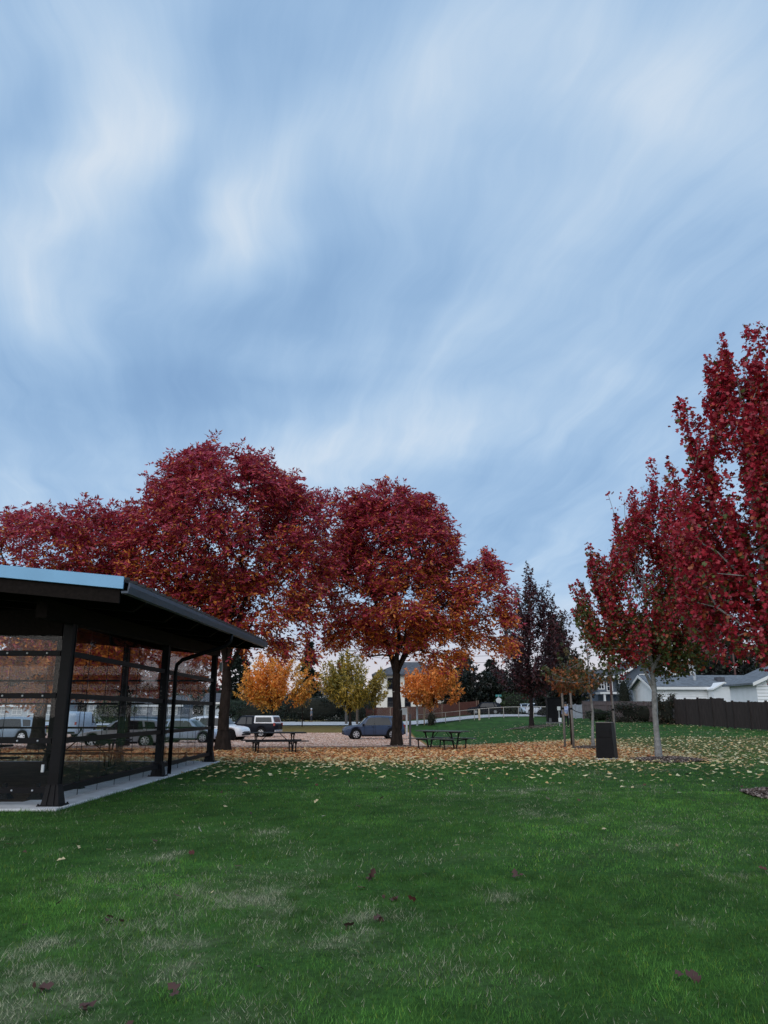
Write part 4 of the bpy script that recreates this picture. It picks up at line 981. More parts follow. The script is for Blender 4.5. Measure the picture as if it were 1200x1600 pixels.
# stop sign seen from behind, with a street name blade on top
b_ = ground_pt(780, 108); t = thing('stop_sign', 'octagonal road sign seen from behind, with a teal street name blade', 'road sign', b_)
zc_ = at(780, 1094.5, 108)[2]-b_[2]
MB().tube([(0, 0, -.1), (0, 0, zc_+.75)], .045, 8).build('post', mat('galvanised', (.4, .42, .44), .5, .1, metal=.4), t)
MB().prism([(.40*math.cos(R(22.5+45*i)), zc_+.40*math.sin(R(22.5+45*i))) for i in range(8)], -.06, -.045).build('sign_plate', mat('bare_aluminium', (.62, .65, .68), .45, .06), t)
MB().box(-.40, .40, -.012, .012, zc_+.52, zc_+.78).build('street_name_blade', mat('teal_sign', (.05, .24, .24), .5, .06), t)
# notice board and two thin posts beyond the car park
b_ = ground_pt(630, 92); t = thing('notice_board', 'blank pale notice board beyond the car park, left of the pale square post', 'notice board', b_)
z0, z1 = at(630, 1117, 92)[2]-b_[2], at(630, 1106, 92)[2]-b_[2]
MB().box(-.46, .46, -.03, .03, z0, z1).build('panel', mat('pale_blue_panel', (.5, .56, .63), .6, .06), t, bevel=.01)
for s in (-1, 1): MB().box(s*.4-.04, s*.4+.04, .032, .10, -.1, z1).build('leg', polem, t)
simple_post('pale blue slim post in front of the white house', 652, 1092, 91, .11, mat('pale_blue_post', (.38, .45, .52), .6), 'post', 'post')
simple_post('thin brown post right of the pale blue slim post', 663, 1096, 91, .07, mat('tan_post', (.3, .24, .18), .8), 'post', 'post')
simple_post('pale wooden marker post halfway along the wire fence', 749, 1108, 88.5, .10, mat('pale_wood', (.5, .42, .32), .8), 'post', 'post', True)
# dog bag station and dark cabinet
b_ = ground_pt(874.5, 59); t = thing('bag_dispenser', 'small white sign and bag dispenser on a thin post by the dark cabinet', 'dispenser', b_)
h = at(874, 1104, 59)[2]-b_[2]
MB().box(-.03, .03, -.03, .03, -.1, h).build('post', mat('galv_post', (.35, .37, .38), .6), t)
MB().box(-.125, .125, -.05, -.033, h-.27, h).build('sign_plate', mat('off_white_plate', (.6, .64, .64), .5, .05), t, bevel=.006)
MB().box(-.08, .14, -.12, -.034, .28, .58).build('dispenser_box', mat('white_box', (.75, .77, .8), .5, .04), t, bevel=.015)
b_ = ground_pt(866, 64); t = thing('utility_cabinet', 'tall black cabinet standing at the far end of the wire fence', 'cabinet', b_)
zt = at(866, 1091, 64)[2]-b_[2]
MB().box(-.60, .60, -.4, .4, -.05, .10).build('plinth', mat('old_plinth', (.2, .2, .2), .9), t, bevel=.01)
MB().box(-.54, .54, -.36, .36, .10, zt).build('body', steel, t, bevel=.012)
MB().box(-.58, .58, -.40, .40, zt+.002, zt+.06).build('lid', steel, t, bevel=.01)
for s in (-1, 1): MB().box(s*.265-.25, s*.265+.25, -.375, -.362, .16, zt-.08).build('door', mat('cabinet_door', (.008, .008, .010), .5, spec=.16), t, bevel=.004)
MB().box(-.48, -.28, -.39, -.377, .12, .42).build('vent_panel', mat('grey_vent', (.14, .14, .15), .6), t, bevel=.003)

# ------------------------------------------------------------------ fences
galv = mat('galvanised_pipe', (.42, .40, .38), .5, .12, metal=.3)
A = ground_pt(652, 92); B = ground_pt(858, 88)
ft = thing('chain_link_fence', 'long low wire fence with a pipe rail along the far road', 'fence', A)
Av = Vector(A)
NP = 9
pt_ = [Av.lerp(Vector(B), i/NP) for i in range(NP+1)]; pt_ = [Vector((p.x, p.y, g1(p.x, p.y))) for p in pt_]
for p in pt_: MB().tube([p-Av-Vector((0, 0, .1)), p-Av+Vector((0, 0, 1.13))], .04, 8).build('post', galv, ft)
for i in range(NP):
    a, b2 = pt_[i]-Av, pt_[i+1]-Av
    MB().tube([a+Vector((0, 0, 1.16)), b2+Vector((0, 0, 1.16))], .035, 8).build('top_rail', galv, ft)
    m_ = MB(); n_ = 26
    for j in range(n_):
        u0 = a.lerp(b2, j/n_); u1 = a.lerp(b2, min(1, (j+3)/n_)); u2 = a.lerp(b2, max(0, (j-3)/n_))
        m_.bar(u0+Vector((0, .0, .06)), u1+Vector((0, 0, 1.12)), .004, .004); m_.bar(u0+Vector((0, .012, .06)), u2+Vector((0, .012, 1.12)), .004, .004)
    m_.build('wire_mesh', mat('fence_wire', (.12, .12, .125), .6, .1), ft)['kind'] = 'stuff'
A = ground_pt(20, 84); 
def board_fence(label, pts, h, m_, postm, name='board_fence', bw=.15, ph=.08, rails=True, seed=1, tops=None, lattice=False):
    rg = random.Random(seed); a0 = Vector((pts[0][0], pts[0][1], g1(*pts[0]))); t = thing(name, label, 'fence', a0)
    P3 = [Vector((x, y, g1(x, y))) for x, y in pts]
    for i, p in enumerate(P3):
        hh = (tops[min(i, len(tops)-1)] if tops else h)
        d = (P3[min(i+1, len(P3)-1)]-P3[max(0, i-1)]); an = math.atan2(d.y, d.x)
        m2 = MB().box(-.06, .06, -.06, .06, -.1, hh+ph); o = m2.build('post', postm, t, bevel=.008); o.location = p-a0; o.rotation_euler = (0, 0, an)
    for i in range(len(P3)-1):
        a, b2 = P3[i]-a0, P3[i+1]-a0; d = b2-a; L_ = Vector((d.x, d.y, 0)).length; an = math.atan2(d.y, d.x); n_ = max(2, int((L_-.14)/bw)); w_ = (L_-.14)/n_
        hh = (tops[i] if tops else h); m2 = MB()
        for j in range(n_):
            x0 = .07+j*w_; dz = d.z*(x0/L_); e = rg.uniform(-.015, .015); th = rg.uniform(0, .012)
            m2.box(x0+.004, x0+w_-.004, -.012-th, .010, .06+dz+rg.uniform(0, .03), hh+dz+e)
        pn = m2.build('panel', m_, t); pn['kind'] = 'stuff'; pn.location = a; pn.rotation_euler = (0, 0, an)
        if rails:
            m3 = MB()
            for z in (.35, hh-.3): m3.hexa([(.065, .012, z), (L_-.065, .012, z+d.z), (L_-.065, .05, z+d.z), (.065, .05, z)], [(.065, .012, z+.09), (L_-.065, .012, z+d.z+.09), (L_-.065, .05, z+d.z+.09), (.065, .05, z+.09)])
            m3.build('rail', m_, pn)
        if lattice:
            m4 = MB().hexa([(.0, -.03, hh+.0), (L_, -.03, hh+d.z), (L_, .02, hh+d.z), (0, .02, hh)], [(.0, -.03, hh+.06), (L_, -.03, hh+d.z+.06), (L_, .02, hh+d.z+.06), (0, .02, hh+.06)])
            m4.build('cap_rail', postm, pn)
    return t
dkf = mat('dark_brown_fence', (.034, .026, .025), .9, .4, 2.2, stretch=(7, 7, .7), bump=.3); dkp = mat('dark_fence_post', (.025, .02, .02), .9)
brf = mat('red_brown_fence', (.075, .026, .02), .85, .25, 2, stretch=(7, 7, .7)); oldf = mat('old_grey_brown_fence', (.13, .10, .10), .9, .45, 2, stretch=(7, 7, .7), bump=.3)
def fpts(lst): return [ground_pt(px, Y)[:2] for px, Y in lst]
board_fence('dark brown board fence at the right edge, tall section in the middle', fpts([(1057, 60), (1074, 58.5), (1094, 57), (1115.5, 55.5), (1137, 54.2), (1148.5, 53.4), (1174.5, 51.8), (1202, 50.2), (1232, 48.6), (1264, 47), (1300, 45.5)]), 1.85, dkf, dkp,
            tops=[1.86, 1.88, 1.93, 1.97, 1.74, 1.76, 1.78, 1.8, 1.8, 1.8, 1.8], seed=3)
board_fence('old grey brown board fence running back behind the bin', fpts([(1056, 62), (1043, 63.5), (1028, 65), (1008, 66.5), (990, 68), (970, 70), (950, 72), (930, 74.5), (912, 77)]), 1.62, oldf, mat('old_fence_post', (.11, .085, .085), .9), seed=4, lattice=True)
board_fence('red brown board fence in front of the white house', fpts([(556, 110)]+[(556+27*i, 110) for i in range(1, 8)]+[(748, 110)]), 1.85, brf, mat('tan_fence_post', (.18, .12, .09), .9), seed=5, rails=False)
board_fence('low pale blue grey fence left of the staked tree', fpts([(888, 80), (900, 79), (911.5, 78)]), 1.35, mat('pale_blue_fence', (.30, .33, .38), .8, .2), mat('pale_blue_fence_post', (.28, .3, .34), .8), seed=6, rails=False)

# ------------------------------------------------------------------ houses
def window(parent, x, z, w_, h, y, frame=white_trim, mull=1, glass=None):
    m_ = MB(); fr = .09
    m_.box(x-w_/2-fr, x+w_/2+fr, y-.07, y-.004, z-fr, z); m_.box(x-w_/2-fr, x+w_/2+fr, y-.07, y-.004, z+h, z+h+fr)
    m_.box(x-w_/2-fr, x-w_/2, y-.07, y-.004, z, z+h); m_.box(x+w_/2, x+w_/2+fr, y-.07, y-.004, z, z+h)
    if mull: m_.box(x-.03, x+.03, y-.062, y-.042, z, z+h)
    m_.box(x-w_/2, x+w_/2, y-.060, y-.040, z+h*.5-.025, z+h*.5+.025) if mull != 2 else None
    f_ = m_.build('window', frame, parent)
    MB().box(x-w_/2, x+w_/2, y-.038, y-.006, z, z+h).build('pane', glass or carglass, f_)
    return f_
def gable_roof(m_, x0, x1, y0, y1, ze, zr, axis='x', oh=.4, t=.18):
    """two pitched slabs; ridge along x or y"""
    if axis == 'x':
        ym = (y0+y1)/2; s = (zr-ze)/(ym-y0)
        for sg, ya in ((1, y0-oh), (-1, y1+oh)):
            zb = ze-s*oh; lo = [(x0-oh, ya, zb), (x1+oh, ya, zb), (x1+oh, ym, zr), (x0-oh, ym, zr)]
            if sg < 0: lo = lo[::-1]
            m_.hexa(lo, [(p[0], p[1], p[2]+t) for p in lo])
    else:
        xm = (x0+x1)/2; s = (zr-ze)/(xm-x0)
        for sg, xa in ((1, x0-oh), (-1, x1+oh)):
            zb = ze-s*oh; lo = [(xa, y0-oh, zb), (xm, y0-oh, zr), (xm, y1+oh, zr), (xa, y1+oh, zb)]
            if sg < 0: lo = lo[::-1]
            m_.hexa(lo, [(p[0], p[1], p[2]+t) for p in lo])
    return m_
def siding(parent, x0, x1, y, z0, ztop, m_, pitch=.23):
    """lapped boards on a front wall; ztop(x0,x1) may be a function of height for gables"""
    z = z0
    while z < ztop-.02:
        a, b2 = (x0, x1) if not callable(parent.get('clip') if False else None) else (x0, x1)
        MB().hexa([(a, y-.09, z), (b2, y-.09, z), (b2, y-.004, z), (a, y-.004, z)], [(a, y-.018, min(z+pitch, ztop)), (b2, y-.018, min(z+pitch, ztop)), (b2, y-.004, min(z+pitch, ztop)), (a, y-.004, min(z+pitch, ztop))]).build('siding_board', m_, parent)
        z += pitch
wallw = mat('white_house_wall', (.82, .80, .75), .85, .06, 1.2); roofd = mat('dark_shingle', (.075, .082, .098), .9, .35, 2.5, bump=.3); roofg = mat('grey_shingle', (.13, .15, .175), .9, .3, 2.5, bump=.4)
sidw = mat('white_siding', (.82, .84, .87), .7, .05, 1.5); sidb = mat('blue_grey_siding', (.10, .125, .16), .75, .12, 1.5)
winlit = mat('pale_window', (.3, .34, .38), .15, .1, 1, spec=.8)
# white two storey house behind the round crimson tree
b_ = ground_pt(632, 118); ht = thing('house', 'white two storey house with dark hipped roof behind the red brown fence', 'house', b_)
xl, xr = x_at(588, 118, 3)-b_[0], x_at(700, 118, 3)-b_[0]; ze = at(632, 1056, 118)[2]-b_[2]
MB().box(xl, xr, 0, 9, -.2, ze).build('wall', wallw, ht)
m_ = MB(); ov = .7; e = .22
m_.box(xl-ov, xr+ov, -ov, 9+ov, ze+.004, ze+e)
m_.hexa([(xl-ov, -ov, ze+e), (xr+ov, -ov, ze+e), (xr+ov, 9+ov, ze+e), (xl-ov, 9+ov, ze+e)], [(xl+4, 4.3, ze+2.3), (xr-4, 4.3, ze+2.3), (xr-4, 4.7, ze+2.3), (xl+4, 4.7, ze+2.3)])
m_.build('roof', roofd, ht)
for px in (610, 637, 664):
    for (yt, yb) in ((1060, 1076), (1090, 1104)):
        xx = x_at(px, 118, 4)-b_[0]; z0 = at(px, yb, 118)[2]-b_[2]; z1 = at(px, yt, 118)[2]-b_[2]
        window(ht, xx, z0, .75, z1-z0, 0, mat('dark_frame', (.08, .085, .09), .6), 0)
# bungalow with long grey roof
b_ = (27.4, 80.0, g1(27.4, 80)); hb = thing('house', 'long white bungalow with grey shingle roof behind the dark fence', 'house', b_)
ze = at(1050, 1072, 80)[2]-b_[2]; zr = at(1050, 1054, 83.6)[2]-b_[2]; LX = 11.2
MB().prism([(0, -.2), (7.2, -.2), (7.2, ze), (3.6, zr-.25), (0, ze)], 0, LX, 'x').build('wall', sidw, hb)
gable_roof(MB(), 0, LX, 0, 7.2, ze-.02, zr-.2, 'x', .45, .14).build('roof', roofg, hb)
siding(hb, 0, LX, 0, 1.2, ze-.2, sidw, .24)
MB().box(-.45, LX+.45, -.50, -.455, ze-.36, ze-.10).build('gutter_board', white_trim, hb)
s = (zr-ze)/3.6
for sg in (0, 1):
    ya, yb = (-.45, 3.6) if sg == 0 else (7.65, 3.6)
    za = ze-.2-s*.45
    MB().hexa([(-.50, ya, za-.10), (-.46, ya, za-.10), (-.46, yb, zr-.32), (-.50, yb, zr-.32)], [(-.50, ya, za+.16), (-.46, ya, za+.16), (-.46, yb, zr-.06), (-.50, yb, zr-.06)]).build('barge_board', white_trim, hb)
px0 = x_at(1112, 79, 3)-b_[0]; px1 = x_at(1153, 79, 3)-b_[0]; pm = (px0+px1)/2-.3
MB().prism([(px0, -.1), (px1, -.1), (px1, ze-.55), (pm, ze+.15), (px0, ze-.35)], -1.6, -.05).build('porch_gable', sidw, hb)
for (a, b2) in (((px0-.2, ze-.42), (pm, ze+.22)), ((px1+.35, ze-.66), (pm, ze+.22))):
    MB().hexa([(a[0], -2.0, a[1]-.02), (b2[0], -2.0, b2[1]-.02), (b2[0], 2.2, b2[1]-.02), (a[0], 2.2, a[1]-.02)], [(a[0], -2.0, a[1]+.12), (b2[0], -2.0, b2[1]+.12), (b2[0], 2.2, b2[1]+.12), (a[0], 2.2, a[1]+.12)]).build('porch_roof', white_trim, hb)
window(hb, px1+.9, ze-1.55, 1.1, .85, 0, white_trim, 1)
MB().tube([(x_at(1087, 81.5, 5)-b_[0], 1.8, ze+.3), (x_at(1087, 81.5, 5)-b_[0], 1.8, ze+2.1)], .17, 10).build('vent_pipe', mat('flue_metal', (.42, .45, .48), .5, .1, metal=.4), hb)
MB().tube([(x_at(1087, 81.5, 5)-b_[0], 1.8, ze+2.11), (x_at(1087, 81.5, 5)-b_[0], 1.8, ze+2.35)], [.27, .22], 10).build('vent_cap', mat('flue_metal', (.42, .45, .48)), hb)
MB().box(6.9, 7.7, 1.2, 1.9, ze+.5, ze+.95).build('roof_vent', roofd, hb)
# near white house at the right edge
b_ = (30.6, 65.0, g1(30.6, 65)); hw = thing('house', 'white sided gable house at the right edge beyond the dark fence', 'house', b_)
ze = at(1168, 1066, 65)[2]-b_[2]; Wd = 8.0; zr = ze+1.7
MB().prism([(0, -.2), (Wd, -.2), (Wd, ze), (Wd/2, zr), (0, ze)], 0, 5, 'y').build('wall', sidw, hw)
gable_roof(MB(), 0, Wd, 0, 5, ze-.02, zr-.02, 'y', .45, .16).build('roof', roofg, hw)
z = .8
while z < zr-.3:
    ins = 0 if z < ze-.26 else (z+.26-ze)/(zr-ze)*Wd/2
    MB().hexa([(ins, -.10, z), (Wd-ins, -.10, z), (Wd-ins, -.004, z), (ins, -.004, z)], [(ins, -.02, z+.26), (Wd-ins, -.02, z+.26), (Wd-ins, -.004, z+.26), (ins, -.004, z+.26)]).build('siding_board', sidw, hw); z += .26
s = (zr-ze)/(Wd/2)
for sg in (1, -1):
    xa = -.45 if sg > 0 else Wd+.45
    MB().hexa([(xa, -.52, ze-s*.45-.12), (Wd/2, -.52, zr-.12), (Wd/2, -.456, zr-.12), (xa, -.456, ze-s*.45-.12)], [(xa, -.52, ze-s*.45+.14), (Wd/2, -.52, zr+.14), (Wd/2, -.456, zr+.14), (xa, -.456, ze-s*.45+.14)]).build('barge_board', white_trim, hw)
window(hw, 3.6, 1.3, 1.2, 1.2, 0)
# blue grey house with white trim
Y = 97; b_ = ground_pt(966, Y); hg = thing('house', 'blue grey two storey house with white trim behind the staked tree', 'house', b_)
X = lambda px: x_at(px, Y, 4)-b_[0]
Zp = lambda py: at(966, py, Y)[2]-b_[2]
MB().box(X(934), X(966), 0, 8, -.2, Zp(1058)).build('wall', sidb, hg)
xa, xb = X(966), X(1051); xm = (xa+xb)/2
MB().prism([(xa, -.2), (xb, -.2), (xb, Zp(1056)), (xm, Zp(1029)), (xa, Zp(1056))], -1.2, 8, 'y').build('wall', sidb, hg)
gable_roof(MB(), xa, xb, -1.2, 8, Zp(1056)-.02, Zp(1029)-.02, 'y', .5, .2).build('roof', roofd, hg)
gable_roof(MB(), X(934), xa-.6, 0, 8, Zp(1058)-.02, Zp(1046), 'x', .5, .2).build('roof', roofd, hg)
s = (Zp(1029)-Zp(1056))/(xm-xa)
for sg in (1, -1):
    xe = xa-.5 if sg > 0 else xb+.5; ze2 = Zp(1056)-s*.5
    MB().hexa([(xe, -1.78, ze2-.2), (xm, -1.78, Zp(1029)-.2), (xm, -1.71, Zp(1029)-.2), (xe, -1.71, ze2-.2)], [(xe, -1.78, ze2+.22), (xm, -1.78, Zp(1029)+.22), (xm, -1.71, Zp(1029)+.22), (xe, -1.71, ze2+.22)]).build('barge_board', white_trim, hg)
MB().box(X(934)-.5, xa-.06, -.58, -.51, Zp(1060), Zp(1056.5)).build('gutter_board', white_trim, hg)
MB().box(X(934)-.3, X(962), -2.2, -.01, Zp(1085), Zp(1082)).build('porch_roof', white_trim, hg)
for px in (937, 948): MB().box(X(px)-.12, X(px)+.12, -2.1, -1.86, 0, Zp(1085)-.004).build('porch_column', white_trim, hg)
window(hg, X(968), Zp(1068), .7, Zp(1060)-Zp(1068), -1.2); window(hg, X(940), Zp(1076), .6, .9, 0); window(hg, X(953), Zp(1079), .6, 1.0, 0); window(hg, X(1003), Zp(1068), .9, 1.0, -1.2)
# houses glimpsed on the left
def cottage(label, px, Y, wpx, yeave, yridge, wm, rm, depth=8, win=3, awn=None):
    b_ = ground_pt(px, Y); t = thing('house', label, 'house', b_); wd_ = wpx/F*Y; ze = at(px, yeave, Y)[2]-b_[2]; zr = at(px, yridge, Y)[2]-b_[2]
    MB().prism([(0, -.2), (depth, -.2), (depth, ze), (depth/2, zr-.2), (0, ze)], -wd_/2, wd_/2, 'x').build('wall', wm, t)
    gable_roof(MB(), -wd_/2, wd_/2, 0, depth, ze-.02, zr-.15, 'x', .5, .16).build('roof', rm, t)
    MB().box(-wd_/2-.5, wd_/2+.5, -.56, -.51, ze-.42, ze-.12).build('gutter_board', white_trim, t)
    for i in range(win): window(t, -wd_/2+wd_*(i+.5)/win, max(.9, ze-1.9), min(1.3, wd_/win*.6), 1.1, 0, white_trim, 1, winlit)
    return t
brownroof = mat('brown_shingle', (.12, .085, .075), .9, .3, 2.5, bump=.3); greyw = mat('grey_house_wall', (.34, .37, .41), .8, .1, 1.5)
cottage('low brown roofed house between golden and olive trees', 500, 126, 60, 1086, 1072, wallw, brownroof)
cottage('pale blue house glimpsed beside the shelter corner trunk', 350, 124, 64, 1096, 1082, mat('pale_blue_wall', (.5, .57, .64), .8, .06), roofd)
cottage('grey house behind the silver wagon seen through the shelter', 165, 122, 60, 1095, 1080, greyw, brownroof)
cottage('pale grey house at the left seen through the shelter', 25, 120, 120, 1100, 1078, mat('pale_grey_wall', (.45, .5, .55), .8, .08), roofd, win=5)
cottage('small dark grey house seen through the middle panels', 245, 126, 70, 1100, 1086, mat('slate_wall', (.2, .23, .28), .8, .1), roofd)
cottage('far house with white eaves right of the stop sign', 812, 138, 56, 1100, 1090, mat('far_grey_wall', (.32, .34, .38), .8), roofg)

# ------------------------------------------------------------------ cars
def interp_st(st, x, j):
    xs_ = [q[0] for q in st]; return float(np.interp(x, xs_, [q[j] for q in st]))
def car(name, label, cat, loc, rz, paint, kind, Lc, Wc, Hc, wheel_r=.34, canopy=None, group=None, trim=blackplastic, rimm=rim_m):
    """stations from the front bumper (x = +L/2) to the rear: x share, bottom, belt, roof, half width share, roof half width share"""
    t = thing(name, label, cat, loc, rz, group)
    if kind == 'suv':
        S = [(-.5, .42, .75, .98, .84, .66), (-.485, .33, .92, 1.16, .93, .70), (-.44, .27, 1.0, 1.52, .985, .72), (-.36, .25, 1.0, 1.63, 1, .76), (-.10, .24, .98, 1.68, 1, .79), (.06, .24, .97, 1.66, 1, .79), (.13, .24, .965, 1.52, 1, .76), (.225, .24, .96, 1.08, 1, .80), (.25, .24, .95, 1.02, 1, .84), (.38, .25, .89, .97, .985, .84), (.455, .27, .80, .89, .92, .80), (.488, .31, .68, .78, .82, .72), (.5, .40, .58, .66, .74, .66)]
        win = [(-.27, .02, -.235, .005), (-.005, .17, .015, .105)]; ws = (.10, .222); rw = (-.485, -.44); q3 = (-.40, -.295, -.385, -.265)
        wh = (.305, -.29)
    elif kind == 'wagon':
        S = [(-.5, .40, .66, .86, .84, .62), (-.485, .30, .82, 1.02, .93, .68), (-.42, .24, .90, 1.38, .985, .70), (-.33, .22, .90, 1.46, 1, .74), (-.10, .21, .89, 1.49, 1, .77), (.03, .21, .88, 1.47, 1, .77), (.10, .21, .88, 1.34, 1, .74), (.205, .21, .87, .97, 1, .80), (.235, .21, .86, .92, 1, .84), (.37, .22, .79, .86, .985, .84), (.455, .24, .70, .78, .92, .78), (.49, .29, .58, .66, .82, .72), (.5, .36, .50, .56, .74, .66)]
        win = [(-.26, -.01, -.235, -.02), (-.035, .15, -.01, .075)]; ws = (.075, .202); rw = (-.485, -.42); q3 = (-.40, -.285, -.375, -.26)
        wh = (.31, -.29)
    elif kind == 'van':
        S = [(-.5, .40, 1.10, 1.85, .90, .84), (-.48, .30, 1.15, 2.02, .96, .86), (-.30, .28, 1.15, 2.08, 1, .88), (.20, .28, 1.12, 2.06, 1, .88), (.28, .28, 1.10, 1.90, 1, .82), (.385, .28, 1.05, 1.18, 1, .84), (.41, .29, 1.0, 1.10, .98, .84), (.48, .32, .82, .92, .9, .8), (.5, .4, .65, .74, .8, .74)]
        win = [(.17, .33, .18, .25)]; ws = (.255, .382); rw = None; q3 = None; wh = (.33, -.28)
    else:   # pickup
        S = [(-.5, .50, 1.0, 1.06, .92, .88), (-.49, .42, 1.04, 1.10, .96, .9), (-.36, .36, 1.04, 1.10, 1, .92), (-.155, .34, 1.04, 1.10, 1, .92), (-.15, .34, 1.04, 1.66, 1, .74), (-.10, .34, 1.04, 1.74, 1, .77), (.04, .34, 1.03, 1.75, 1, .78), (.08, .34, 1.03, 1.66, 1, .76), (.165, .34, 1.02, 1.17, 1, .82), (.19, .34, 1.0, 1.10, 1, .86), (.40, .36, .95, 1.05, .98, .88), (.47, .38, .86, .97, .94, .86), (.495, .42, .70, .80, .88, .8), (.5, .5, .62, .7, .82, .76)]
        win = [(-.128, -.045, -.118, -.045), (-.03, .125, -.025, .058)]; ws = (.062, .162); rw = None; q3 = None; wh = (.315, -.285)
    sc = Hc/max(s_[3] for s_ in S); hw_ = Wc/2
    S = [(s_[0]*Lc, s_[1]*sc, s_[2]*sc, s_[3]*sc, s_[4]*hw_, s_[5]*hw_) for s_ in S]
    # finer stations so that arches and curves read
    xsn = sorted(set([s_[0] for s_ in S]+[S[0][0]+i*(S[-1][0]-S[0][0])/44 for i in range(45)]))
    ax = [wh[0]*Lc, wh[1]*Lc]; ar = wheel_r*1.18
    rows = []
    for x in xsn:
        zb, zs, zr, w_, wr = [interp_st(S, x, j) for j in range(1, 6)]
        for a in ax:
            if abs(x-a) < ar: zb = max(zb, wheel_r+math.sqrt(ar*ar-(x-a)**2))
        zb = min(zb, zs-.06)
        rows.append([(w_*.90, zb), (w_*.985, min(zb+.10, zs-.04)), (w_*1.0, zb+(zs-zb)*.62), (w_*.985, zs), (wr+(w_*.985-wr)*.12, zs+(zr-zs)*.86), (wr*.90, zr-.015*sc), (0, zr+.012*sc)])
    V_, F_ = [], []; nr = len(rows[0])
    for sg in (1, -1):
        o_ = len(V_)
        for x, r_ in zip(xsn, rows): V_ += [(x, sg*y, z) for y, z in r_]
        for i in range(len(xsn)-1):
            for j in range(nr-1):
                q = (o_+i*nr+j, o_+(i+1)*nr+j, o_+(i+1)*nr+j+1, o_+i*nr+j+1); F_.append(q if sg < 0 else q[::-1])
    nst = len(xsn)*nr
    for i in range(len(xsn)-1): F_.append((i*nr, (i+1)*nr, nst+(i+1)*nr, nst+i*nr))
    for i in (0, len(xsn)-1):
        for j in range(nr-1): F_.append((i*nr+j, i*nr+j+1, nst+i*nr+j+1, nst+i*nr+j))
    body = MB(); body.add(V_, F_); bo = body.mesh('body', paint, 0, True)
    import bmesh as _b; bb = _b.new(); bb.from_mesh(bo); _b.ops.remove_doubles(bb, verts=bb.verts, dist=.002); _b.ops.recalc_face_normals(bb, faces=bb.faces); bb.to_mesh(bo); bb.free()
    body_o = link(bpy.data.objects.new('body', bo)); body_o.parent = t
    def side_y(x, z):
        r_ = [[interp_st(S, x, j) for j in range(1, 6)]][0]; zb, zs, zr, w_, wr = r_
        return float(np.interp(z, [zb, zs, zs+(zr-zs)*.86, zr], [w_, w_*.985, wr+(w_*.985-wr)*.12, wr*.9]))
    def side_patch(nm, xb0, xb1, xt0, xt1, m_, z0f, z1f, off=.014, nx=8, nz=4, parent=None):
        for sg in (1, -1):
            V2, F2 = [], []
            for i in range(nx+1):
                for j in range(nz+1):
                    f_, g2 = i/nx, j/nz; xb = xb0+(xb1-xb0)*f_; xt = xt0+(xt1-xt0)*f_; x = xb+(xt-xb)*g2
                    za, zb2 = z0f(xb), z1f(xt); z = za+(zb2-za)*g2; V2.append((x, sg*(side_y(x, z)+off), z))
            for i in range(nx):
                for j in range(nz):
                    a = i*(nz+1)+j; F2.append((a, a+nz+1, a+nz+2, a+1))
            MB().add(V2, F2).build(nm, m_, parent or t, smooth=True)
    belt = lambda x: interp_st(S, x, 2)+.03; top = lambda x: (lambda zs, zr: zs+(zr-zs)*.82)(interp_st(S, x, 2), interp_st(S, x, 3))
    for w4 in win: side_patch('side_window', *[v*Lc for v in (w4[0], w4[1], w4[2], w4[3])], carglass, belt, top)
    if q3: side_patch('side_window', *[v*Lc for v in q3], carglass, lambda x: belt(x)+.03, lambda x: top(x)-.02)
    def top_patch(nm, x0, x1, m_, share=.92, off=.014):
        V2, F2 = [], []; nx, ny = 8, 8
        for i in range(nx+1):
            x = x0+(x1-x0)*i/nx; zr = interp_st(S, x, 3); wr = interp_st(S, x, 5)
            for j in range(ny+1):
                y = -1+2*j/ny; V2.append((x+(off if x0 > 0 else -off), y*wr*share, zr+.012*sc-abs(y)*.03*sc+off))
        for i in range(nx):
            for j in range(ny): a = i*(ny+1)+j; F2.append((a, a+ny+1, a+ny+2, a+1))
        MB().add(V2, F2).build(nm, m_, t, smooth=True)
    top_patch('windscreen', ws[0]*Lc, ws[1]*Lc, carglass)
    if rw: top_patch('rear_window', rw[1]*Lc, rw[0]*Lc*.992, carglass, .86)
    # wheels
    for a in ax:
        for sg in (1, -1):
            y = sg*(hw_-.115)
            m_ = MB().tube([(a, y-.11, wheel_r), (a, y-.09, wheel_r), (a, y+.09, wheel_r), (a, y+.11, wheel_r)], [wheel_r*.9, wheel_r, wheel_r, wheel_r*.9], 22)
            wo = m_.build('wheel', tyre_m, t)
            m2 = MB(); yo = y+sg*.112
            m2.tube([(a, yo-.004, wheel_r), (a, yo+.012, wheel_r)], wheel_r*.16, 12)
            for k_3 in range(18):
                a0, a1 = 2*math.pi*k_3/18, 2*math.pi*(k_3+1)/18; m2.bar((a+math.cos(a0)*wheel_r*.64, yo, wheel_r+math.sin(a0)*wheel_r*.64), (a+math.cos(a1)*wheel_r*.64, yo, wheel_r+math.sin(a1)*wheel_r*.64), .02, .045, (0, 1, 0))
            for k_2 in range(7):
                an = 2*math.pi*k_2/7; c_, s2 = math.cos(an), math.sin(an)
                m2.bar((a+c_*.04, yo+sg*.012, wheel_r+s2*.04), (a+c_*wheel_r*.64, yo+sg*.008, wheel_r+s2*wheel_r*.64), .07, .02, (0, 1, 0))
            m2.build('rim', rimm, wo)
            m3 = MB(); m3.tube([(a, sg*(hw_-.05), wheel_r), (a, sg*(hw_-.30), wheel_r)], ar*.985, 20); m3.build('wheel_well', blackplastic, t)
    # lights, bumpers, mirrors, handles, sill
    xf, xr_ = S[-1][0], S[0][0]
